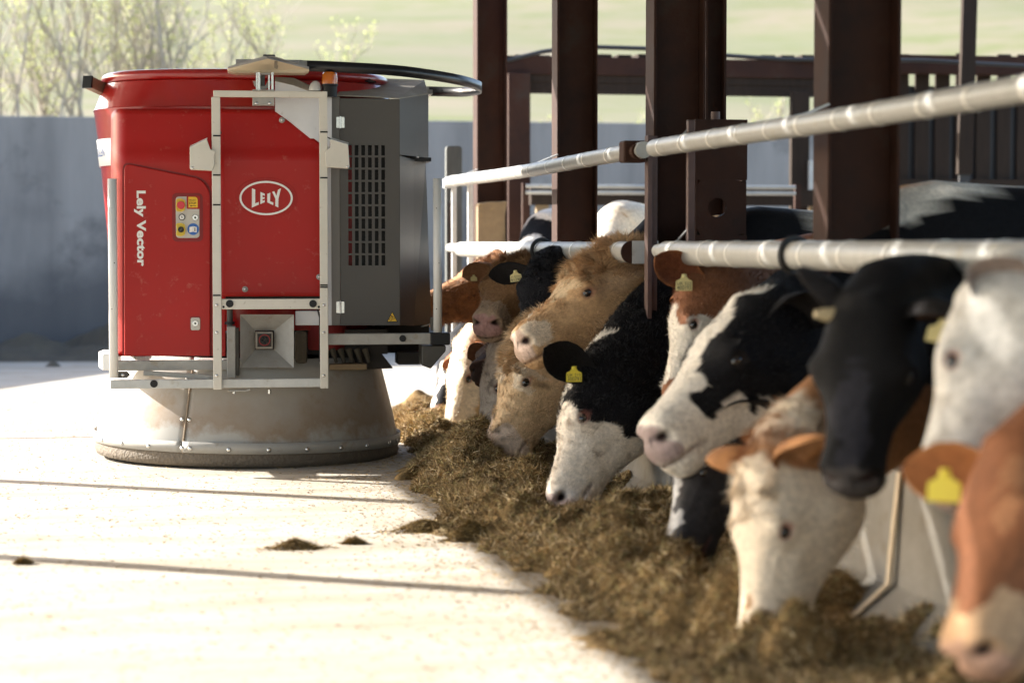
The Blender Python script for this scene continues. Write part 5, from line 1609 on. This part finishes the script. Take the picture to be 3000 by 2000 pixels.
        if tuft:
            mt_ = (fc[:, 0] > -.05) * (fc[:, 0] < .13) * (fc[:, 1] > .015) * (freg == 0) * 1.0
            strands(mt_, tuft * 2, tuft_len, .0019, .9, (.35, .3, 0), .9)
            mf = (fc[:, 0] > .06) * (fc[:, 0] < .20) * (fc[:, 1] > .012) * (freg == 0) * 1.0
            strands(mf, tuft * 2, tuft_len * .55, .0018, .5, (.1, -.2, 0), .8)
            mj = (fc[:, 0] > .02) * (fc[:, 0] < .30) * (fc[:, 1] < -.10) * (freg == 0) * 1.0
            strands(mj, tuft, tuft_len * .5, .0016, .5, (-.4, -.4, 0), .6)
        HV = np.concatenate(HV).reshape(-1, 3); HT = np.concatenate(HT).reshape(-1, 3)
        ho = np_obj('hair', HV - off, np.arange(len(HV)).reshape(-1, 3), 'coat_strand', root, smooth=False, tint=np.clip(HT, .004, .95))
        ho['kind'] = 'stuff'
    # ear tags: plates hanging from the ear
    for (si, along, mt_, txt, tw, tilt) in tags:
        bpos, ed, fc_, wd_ = ear_frames[si]
        c = bpos + ed * ear_len * s * along + fc_ * .004
        # outward towards the camera side of the ear
        toc = CAM - c; toc /= np.linalg.norm(toc)
        nrm = fc_ if fc_.dot(toc) > 0 else -fc_
        nrm = nrm * .35 + toc * .65; nrm /= np.linalg.norm(nrm)
        dn = np.array([math.sin(tilt), 0, -math.cos(tilt)]); dn -= nrm * dn.dot(nrm); dn /= np.linalg.norm(dn)
        rt = np.cross(dn, nrm)
        if rt.dot(RT) < 0: rt = -rt
        c = c + nrm * .022
        W_ = tw
        poly = [(-.30, 0), (.30, 0), (.33, .35), (.55, .62), (.95, .80), (1.0, 1.0), (1.0, 2.0), (-1.0, 2.0), (-1.0, 1.0), (-.95, .80), (-.55, .62), (-.33, .35)]
        poly = [(x_ * W_, y_ * W_) for x_, y_ in poly]
        vs = [c + rt * x_ + dn * y_ + nrm * z_ - off for z_ in (0.0, .003) for x_, y_ in poly]
        npz = len(poly)
        tg_ = MB().add(vs, [tuple(range(npz)), tuple(reversed(range(npz, 2 * npz)))] + [((i + 1) % npz, i, i + npz, (i + 1) % npz + npz) for i in range(npz)]).build('ear_tag', mt_, root)
        st_c = c + dn * .25 * W_ - off
        MB().dome(st_c + nrm * .003, nrm, .30 * W_, .006, 10).build('tag_stud', mt_, tg_, smooth=True)
        if txt:
            for li, line in enumerate(txt):
                tv, tf = text_mb(line, 1.0)
                xs = [p[0] for p in tv]; ys = [p[1] for p in tv]
                wl = 1.7 * W_; hl = (.34 if li == 0 and len(txt) > 1 else .52) * W_
                y0 = (1.28 if (li == 0 and len(txt) > 1) else 1.88) * W_
                vs = [c + rt * ((x_ - min(xs)) / (max(xs) - min(xs)) - .5) * wl + dn * (y0 - (y_ - min(ys)) / (max(ys) - min(ys)) * hl) + nrm * .0045 - off for x_, y_, z_ in tv]
                MB().add(vs, tf).build('tag_number', 'tag_print', tg_)
    if tongue:
        pts = [O + M @ np.array(q_) for q_ in ((.47, -.095, .02), (.53, -.098, .03), (.565, -.075, .035), (.60, -.035, .035), (.63, .01, .03))]
        MB().tube([p - off for p in pts], [.032, .030, .027, .020, .007], 10).build('tongue', 'tongue', root, smooth=True)
    return root, O, M

BLK, WHT, TAN, RED, CRM = (.008, .008, .0095), (.72, .67, .59), (.44, .27, .14), (.245, .085, .032), (.66, .52, .36)
DKB = (.060, .028, .016)
def P(px, py, Y):
    return at_y(px, py, Y)

G1 = 'cattle with heads through the feed barrier'
UPV = (0, 0, 1)
# 1 far black and white head, mostly hidden
cow('c1', P(1285, 1215, 16.4), P(1330, 985, 16.7), (-1, -.25, .2), (3.9, 17.3), (1, .25), dict(base=BLK, patches=[(WHT, .40, .0, .0, .22, .09, .05)]),
    'black cow with white blaze, half hidden behind the sunlit cream cow', group=G1, seed=1, tags=[(0, .5, 'tag_yellow', None, .022, 0)])
# 2 sunlit cream cow, brown ears
cow('c2', P(1322, 1300, 15.1), P(1352, 1000, 15.3), (-.97, -.05, .15), (3.75, 16.0), (1, .2), dict(base=(.74, .64, .50), patches=[((.55, .36, .18), .35, -.14, 0, .14, .08, .2)], ear=RED, ear_in=(.20, .07, .04), rim=(.35, .10, .06)),
    'sunlit cream cow with brown ears, farthest muzzle in the feed', group=G1, seed=2, fur=5000, ears=((.6, .45, -.15), (.75, .2, .1)), tags=[(0, .55, 'tag_yellow', None, .020, 0)], mz=(.55, .33, .27))
# 3 brown head held high, nose behind the robot tube
cow('c3', P(1225, 905, 15.0), P(1462, 752, 15.1), (-.3, .12, 1), (3.75, 15.5), (1, .15), dict(base=(.25, .125, .06), patches=[((.36, .20, .10), .3, .05, 0, .2, .04, .1)], ear=(.28, .13, .06), ear_in=(.26, .12, .07)),
    'brown cow with head held high beside the robot bumper tube', group=G1, seed=3, fur=8000, tuft=700, tuft_len=.035, ears=((.6, -.6, .1), (.6, -.6, .1)))
# 4 brown curly cow, pink nose towards the camera
cow('c4', P(1418, 955, 13.55), P(1512, 768, 14.0), (-.35, -.55, .75), (3.75, 14.7), (1, .2), dict(base=(.34, .19, .09), patches=[((.42, .30, .20), .50, -.05, 0, .12, .2, .15)], ear=(.30, .15, .07), ear_in=(.33, .17, .09)),
    'brown curly-faced cow with pink nose just above the dark muzzle', group=G1, seed=4, fur=8000, tuft=3000, tuft_len=.07, ears=((.8, -.1, -.12), (.80, -.15, .0)), mz=(.42, .24, .21), tags=[(1, .75, 'tag_pale', None, .022, 0)])
# 5 black cow with tag 61290
cow('c5', P(1545, 985, 12.75), P(1600, 765, 13.0), (-.35, -.85, .40), (3.75, 13.7), (1, .2), dict(base=(.014, .014, .017), ear=(.012, .012, .013), ear_in=(.02, .017, .016), rim=(.02, .015, .013)),
    'black cow whose ear tag reads 61290, behind the tan head', back_z=1.62, group=G1, seed=5, fur=7000, tuft=900, tuft_len=.03, ears=((.85, -.1, -.22), (.85, .30, .10)), ear_face=(None, (.2, .9, -.3)), ear_len=.25, mz=(.03, .028, .028), tags=[(1, .42, 'tag_pale', ('21-757347', '61290'), .036, .1)])
# 6 big tan head looking left
cow('c6', P(1512, 1020, 11.75), P(1772, 748, 11.95), (-.62, .0, .78), (3.75, 12.7), (1, .2), dict(base=(.52, .335, .18), patches=[((.62, .47, .30), .25, .05, 0, .12, .05, .09), ((.68, .57, .44), .50, -.02, 0, .10, .07, .10), ((.42, .23, .105), .16, -.22, .1, .16, .08, .2)], ear=(.38, .22, .11), ear_in=(.34, .18, .10), low_tint=(.42, .24, .12)),
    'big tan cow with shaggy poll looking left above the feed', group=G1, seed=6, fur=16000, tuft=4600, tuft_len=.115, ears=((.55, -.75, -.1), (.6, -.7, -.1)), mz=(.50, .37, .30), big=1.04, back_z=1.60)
# 7 dark brown muzzle between
cow('c7', P(1388, 1105, 14.0), P(1478, 990, 14.55), (-.6, -.5, .7), (3.8, 15.2), (1, .15), dict(base=DKB, patches=[((.17, .09, .05), .50, -.03, 0, .06, .05, .08)], ear=DKB, ear_in=(.10, .05, .03)),
    'dark brown muzzle poking out below the pink-nosed cow', group=G1, seed=7, fur=2500, mz=(.05, .03, .025), stretch=1.0)
# 8 greyish spotted thin face
cow('c8', P(1412, 1345, 13.55), P(1450, 1020, 13.75), (-.96, .10, .15), (3.75, 14.3), (1, .15), dict(base=(.44, .36, .29), mottle=((.10, .075, .06), .55), ear=RED, ear_in=(.22, .09, .05)),
    'greyish spotted face feeding just left of the curly cream cow', group=G1, seed=8, fur=6000, ears=((.7, .1, -.3), (.7, .3, -.3)), mz=(.22, .17, .16))
# 9 curly cream-tan head, muzzle in feed
cow('c9', P(1448, 1345, 12.45), P(1530, 985, 12.65), (-.95, -.05, .2), (3.75, 13.3), (1, .15), dict(base=(.60, .43, .26), patches=[((.68, .57, .43), .20, .0, 0, .055, .06, .2), ((.66, .53, .42), .52, -.03, 0, .11, .12, .2)], mottle=((.14, .10, .06), .38), ear=(.40, .24, .12), ear_in=(.40, .22, .12)),
    'curly cream and tan cow with its muzzle in the feed', group=G1, seed=9, fur=15000, tuft=4600, tuft_len=.085, ears=((.75, -.45, -.15), (.75, -.45, -.1)), mz=(.34, .25, .22), big=1.02)
# 10 black and white cow with tongue out
cow('c10', P(1636, 1490, 11.0), P(1696, 1095, 11.3), (-.95, .15, .22), (3.75, 11.9), (1, .15), dict(base=(.70, .63, .54), patches=[(BLK, -.62, 0, 0, .66, 1.0, 1.0), (BLK, .09, -.12, 0, .13, .22, .5), (BLK, .0, .05, 0, .07, .2, .4), (WHT, .10, .06, .0, .09, .05, .055), (WHT, -.06, .15, .0, .06, .10, .08)], ear=(.012, .012, .013), ear_in=(.013, .012, .012), mottle=((.30, .23, .17), .25)),
    'white-faced cow with black neck, yellow ear tag and tongue out', back_z=1.64, group=G1, seed=10, fur=12000, tuft=300, tuft_len=.03, ears=((.42, .02, .85), (.9, -.2, -.05)), ear_face=((.45, -.2, .9), None), ear_len=.24, tongue=True, mz=(.55, .44, .40), tags=[(0, .50, 'tag_yellow', ('UK 212', '300791'), .042, 0)], big=1.03)
# 11 brown and white behind the Holstein
cow('c11', P(1975, 1190, 10.35), P(2010, 815, 10.5), (-.95, .12, .2), (3.8, 11.1), (1, .15), dict(base=(.225, .098, .05), patches=[(WHT, .33, .05, 0, .20, .12, .12), (WHT, .25, -.02, 0, .08, .1, .3)], ear=(.30, .12, .05), ear_in=(.20, .075, .04)),
    'brown and white cow with pale ear tag behind the piebald head', group=G1, seed=11, fur=5000, ears=((.40, -.10, .85), (.95, -.05, .0)), ear_face=((.35, -.2, .9), None), ear_len=.25, tags=[(0, .48, 'tag_pale', ('UK 222', '400193'), .042, 0)])
# 12 Holstein head, mouth open
cow('c12', P(1900, 1310, 8.75), P(2185, 890, 9.0), (-.70, -.05, .65), (3.75, 9.8), (1, .15), dict(base=BLK, patches=[(WHT, .22, .07, 0, .34, .055, .062), (WHT, .46, -.05, 0, .17, .16, .2), (WHT, .33, -.14, 0, .16, .08, .2), (BLK, .30, -.055, .09, .10, .05, .06), (BLK, .30, -.055, -.09, .10, .05, .06), (BLK, .555, -.03, .03, .03, .03, .03), (BLK, .47, -.125, -.06, .05, .025, .06)], ear=BLK, ear_in=(.02, .018, .017), rim=(.02, .016, .015)),
    'piebald black and white head with dark eye patch, mouth slightly open', back_z=1.60, group=G1, seed=12, fur=5000, ears=((.5, -.7, -.25), (.5, -.7, -.3)), jaw=.018, mz=(.32, .25, .24), tags=[(1, .55, 'tag_yellow', None, .026, 0)])
# 13 black-grey muzzle in the feed under it
cow('c13', P(1985, 1640, 8.75), P(2030, 1240, 8.95), (-.96, .0, .15), (3.8, 9.4), (1, .1), dict(base=(.030, .028, .029), patches=[((.30, .29, .28), .38, .03, 0, .24, .05, .045), (BLK, -1.3, 0, 0, 1.0, 1.2, 1.2), (WHT, -.75, .36, .06, .50, .13, .14), (WHT, -1.05, .44, .0, .30, .07, .12), ((.45, .22, .08), -.82, .44, 0, .06, .1, .08)], ear=BLK, ear_in=(.03, .025, .024), rim=(.03, .022, .02)),
    'dark grey face with pale blaze feeding below the piebald head', group=G1, seed=13, ears=((.6, -.5, -.3), (.6, -.5, -.3)), mz=(.05, .05, .055), back_z=1.72)
# 14 cream head, nose down
cow('c14', P(2232, 1900, 7.05), P(2205, 1345, 7.2), (-.97, -.12, .1), (3.75, 7.9), (1, .15), dict(base=(.70, .60, .47), patches=[((.36, .18, .085), -.30, 0, 0, .30, .5, .5), (WHT, -.22, .0, -.1, .12, .10, .12), ((.40, .25, .14), .47, .03, .0, .05, .04, .03)], ear=(.36, .17, .07), ear_in=(.42, .22, .11), rim=(.30, .09, .06)),
    'cream-white face with brown ears and red-rimmed eye feeding nearest the kerb', group=G1, seed=14, tuft=900, tuft_len=.05, ears=((.8, -.25, .10), (.75, -.45, .25)), mz=(.45, .33, .28), back_z=1.42)
# 15 black head with horn bud
r15, O15, M15 = cow('c15', P(2482, 1425, 6.45), P(2540, 872, 6.65), (-.60, -.78, .15), (3.75, 7.2), (1, .15), dict(base=(.008, .008, .009), patches=[((.022, .022, .028), .36, .03, .0, .2, .05, .05)], ear=(.02, .018, .018), ear_in=(.09, .05, .035), rim=(.02, .015, .015)),
    'black cow head with horn bud and pale yellow ear tag', back_z=1.48, group=G1, seed=15, ears=((.9, .12, .12), (.55, -.8, .1)), mz=(.06, .055, .055), tags=[(0, .55, 'tag_pale', None, .044, -.2)])
o15 = np.array(r15.location)
hb_ = O15 + M15 @ np.array([.05, .035, -.085]); he = O15 + M15 @ np.array([.065, .06, -.125])
MB().tube([hb_ - o15, (hb_ + he) / 2 - o15, he - o15], [.026, .023, .012], 12).build('horn_bud', 'horn', r15, smooth=True)
# 16 white-grey cow at the right edge
cow('c16', P(2735, 1480, 5.75), P(2850, 880, 5.95), (-.72, .68, .1), (3.7, 6.4), (1, .15), dict(base=(.60, .575, .53), mottle=((.40, .37, .33), .34), patches=[((.20, .19, .18), .05, -.30, -.1, .3, .14, .3)], ear=(.45, .42, .38), ear_in=(.30, .24, .21)),
    'white and grey mottled cow neck and cheek at the right edge', group=G1, seed=16, ears=((.35, -.9, -.25), (.35, -.9, -.25)), mz=(.4, .32, .3), ear_len=.13, stretch=1.12)
# 17 nearest brown head, ear with round yellow tag
cow('c17', P(2835, 1950, 5.05), P(2945, 1290, 5.3), (-.92, -.10, .35), (3.7, 5.6), (1, .15), dict(base=(.225, .092, .044), patches=[((.52, .33, .19), .52, -.05, 0, .10, .16, .2), ((.32, .15, .075), .22, .06, .10, .16, .05, .06)], ear=(.28, .12, .045), ear_in=(.26, .10, .036)),
    'nearest orange-brown cow with yellow ear tag in the lower right corner', group=G1, seed=17, ears=((.3, -.9, -.2), (.85, -.12, .42)), ear_face=(None, (.3, .2, -.9)), ear_len=.27, mz=(.45, .28, .2), tags=[(1, .55, 'tag_yellow', None, .046, 0)], back_z=1.3)

# cattle standing farther back in the pen: only their backs show over the rails
G2 = 'cattle standing farther back in the pen'
def back_cow(label, x, y, coat, seed, bz, bdir=(1, .2)):
    bd = np.array([bdir[0], bdir[1], 0]); bd /= np.linalg.norm(bd)
    p = np.array([x, y, 0]) - bd * .95
    cow('b', tuple(p - bd * .25 + np.array([0, 0, .75])), tuple(p + np.array([0, 0, 1.28])), (-.7, 0, .6), (x, y), bdir, coat, label, back_z=bz, group=G2, seed=seed, big=1.06)
back_cow('white cow back with black patches seen left of the second column', 3.85, 17.7, dict(base=(.58, .55, .50), patches=[(BLK, -.62, .3, 0, .10, .6, .5), (BLK, -1.1, .3, .2, .25, .3, .3)], mottle=((.1, .1, .1), .35)), 31, 1.72, (.6, .8))
back_cow('pale cow back with bedding on it behind the second column', 4.35, 17.2, dict(base=(.62, .56, .46), mottle=((.36, .22, .10), .35)), 32, 1.78, (.55, .83))
back_cow('black cow back with white and tan streak at the upper right', 4.95, 8.4, dict(base=BLK, patches=[(WHT, -.6, .40, .07, .5, .25, .09), ((.45, .22, .08), -.62, .42, .03, .05, .1, .06), ((.45, .22, .08), -.85, .46, .03, .06, .1, .06)]), 34, 1.60)

# ---------------------------------------------------------------- silage heap along the kerb
n1, n2, n3 = make_noise(51, 14, .55), make_noise(52, 14, 1.6), make_noise(53, 14, 4.5)
def edge_x(Y):
    # left foot of the heap
    return np.interp(Y, [4, 6, 8, 9.5, 10.3, 11, 12, 13, 14, 15.5, 17.5], [1.86, 1.84, 1.86, 1.84, 1.70, 1.86, 1.86, 2.00, 2.16, 2.22, 2.3])
def heap_z(X, Y):
    Pp = np.stack([X.ravel(), Y.ravel(), 0 * X.ravel()], 1)
    a, b, c = n1(Pp).reshape(X.shape), n2(Pp).reshape(X.shape), n3(Pp).reshape(X.shape)
    e0 = edge_x(Y) + .07 * b + .03 * c
    t = X - e0
    crest = np.interp(Y, [4, 8, 11, 12.5, 13.4, 14.5, 17.5], [.10, .13, .16, .20, .31, .26, .18])
    rise = np.clip(t / .42, 0, 1); rise = np.sin(rise * math.pi / 2)
    fall = np.clip((X - 2.18) / .5, 0, 1)
    z = crest * rise * (1 - .72 * fall ** 1.1) * (1 + .42 * a) + (.060 * b + .028 * c) * np.clip(t / .15, 0, 1)
    z = z - .11 * np.exp(-((X - 2.40) / .24) ** 2 - ((Y - 10.95) / .45) ** 2) - .05 * np.exp(-((X - 2.6) / .3) ** 2) * np.clip((8.2 - Y) / 1.0, 0, 1)
    z = np.where(t < 0, -.02, np.maximum(z, .006 * np.clip(t / .05, 0, 1)))
    return np.maximum(z, -.02)
xs = np.linspace(1.35, 2.99, 110); ys = np.concatenate([np.linspace(4.2, 8, 120), np.linspace(8.02, 14.5, 330), np.linspace(14.53, 17.4, 60)])
X, Y = np.meshgrid(xs, ys, indexing='ij')
Z = heap_z(X, Y)
V = np.stack([X.ravel(), Y.ravel(), Z.ravel()], 1)
nx, ny = len(xs), len(ys)
I = np.arange(nx * ny).reshape(nx, ny)
F = np.stack([I[:-1, :-1].ravel(), I[1:, :-1].ravel(), I[1:, 1:].ravel(), I[:-1, 1:].ravel()], 1)
keep = (Z.ravel()[F] > -.015).any(1)
tn = np.clip(.5 + .35 * n2(V * 1.3) + .25 * n3(V * 2), 0, 1)[:, None]
base_t = np.array([.12, .080, .036]) * (1 - tn) + np.array([.28, .185, .082]) * tn
sil = np_obj('silage', V, F[keep], 'silage_base', tint=base_t)
tag(sil, 'long heap of brown chopped silage lying along the feed kerb', 'silage', kind='stuff')
def blades(name, mt, px_, py_, zf, nb, l0, l1, wd, lift, cols, parent, seed, shade=None):
    g_ = np.random.default_rng(seed)
    z = zf(px_, py_)
    d = g_.normal(size=(nb, 3)); d[:, 2] = np.abs(d[:, 2]) * lift
    d /= np.linalg.norm(d, axis=1, keepdims=True)
    ln = g_.uniform(l0, l1, (nb, 1))
    c = np.stack([px_, py_, z + .004], 1)
    s_ = np.cross(d, g_.normal(size=(nb, 3))); s_ /= np.linalg.norm(s_, axis=1, keepdims=True)
    w_ = wd * g_.uniform(.5, 1.4, (nb, 1))
    Vb = np.stack([c - d * ln * .3 - s_ * w_, c - d * ln * .3 + s_ * w_, c + d * ln * .7], 1).reshape(-1, 3)
    ci = g_.integers(0, len(cols), nb)
    cl = np.array(cols)[ci] * g_.uniform(.6, 1.35, (nb, 1))
    return np_obj(name, Vb, np.arange(len(Vb)).reshape(-1, 3), mt, parent, smooth=False, tint=np.repeat(cl, 3, 0))
g_ = np.random.default_rng(77)
NB = 190000
yy = 4.6 + (17.3 - 4.6) * g_.random(NB) ** .8
xx = edge_x(yy) - .05 + g_.random(NB) * (2.97 - edge_x(yy) + .05)
zz = heap_z(xx[:, None], yy[:, None])[:, 0]
ok = zz > .0
xx, yy = xx[ok], yy[ok]
blades('fibres', 'silage_fibre', xx, yy, lambda a, b: heap_z(a[:, None], b[:, None])[:, 0], len(xx), .02, .085, .0030, .8,
       [(.34, .225, .10), (.46, .32, .155), (.20, .13, .058), (.085, .058, .028), (.68, .54, .33), (.28, .195, .088), (.12, .082, .038), (.38, .32, .14)], sil, 5)['kind'] = 'stuff'
# small clumps left on the yard
def clump(px0, px1, py, hgt, seed, label):
    a, b = at_z(px0, py), at_z(px1, py)
    c = (a + b) / 2; rx = abs(b[0] - a[0]) / 2; 
    o = heap('silage_clump', c[0], c[1], rx, rx * .45, hgt * .55, seed, 'clump_base', label, 'silage clump', 22)
    o['group'] = 'stray silage clumps on the yard'
    gg = np.random.default_rng(seed)
    nb = 2600
    r = np.abs(gg.normal(0, .62, nb)); t = gg.random(nb) * 6.283
    bx, by = rx * r * np.cos(t), rx * .45 * r * np.sin(t)
    blades('fibres', 'silage_fibre', bx, by, lambda p, q: hgt * .8 * np.clip(1 - np.sqrt((p / rx) ** 2 + (q / (rx * .45)) ** 2), 0, 1) ** .8, nb, .02, .06, .0022, .35,
           [(.26, .17, .06), (.36, .25, .10), (.16, .105, .04), (.10, .07, .03)], o, seed)['kind'] = 'stuff'
vm_ = mat('clump_base', (.17, .11, .045), .95, col2=(.09, .06, .025), scale=40, bump=.6, bscale=60)
clump(795, 935, 1606, .04, 61, 'low ragged silage clump alone on the sunlit yard')
clump(1010, 1062, 1592, .018, 62, 'tiny silage clump right of the ragged one on the yard')
clump(1150, 1340, 1555, .06, 63, 'silage spur sticking out left from the main heap')
clump(1310, 1450, 1582, .11, 64, 'rounded silage clump at the left foot of the main heap')
clump(55, 82, 1651, .010, 65, 'tiny silage crumb on the lower left shadow line')
# chaff strewn over the yard: lying flakes, densest by the heap
NL = 26000
u = g_.random(NL)
ly = 5.0 + 16 * g_.random(NL) ** 1.1
lx = edge_x(ly) + .2 - np.where(g_.random(NL) < .5, np.abs(g_.normal(0, .35, NL)), g_.random(NL) * 3.6)
lit = blades('chaff', 'litter', lx, ly, lambda a, b: 0 * a, NL, .008, .035, .0020, .12, [(.36, .25, .11), (.28, .18, .08), (.20, .13, .05), (.45, .33, .17)], None, 8)
tag(lit, 'loose chaff and feed crumbs strewn over the concrete yard', 'chaff', kind='stuff')
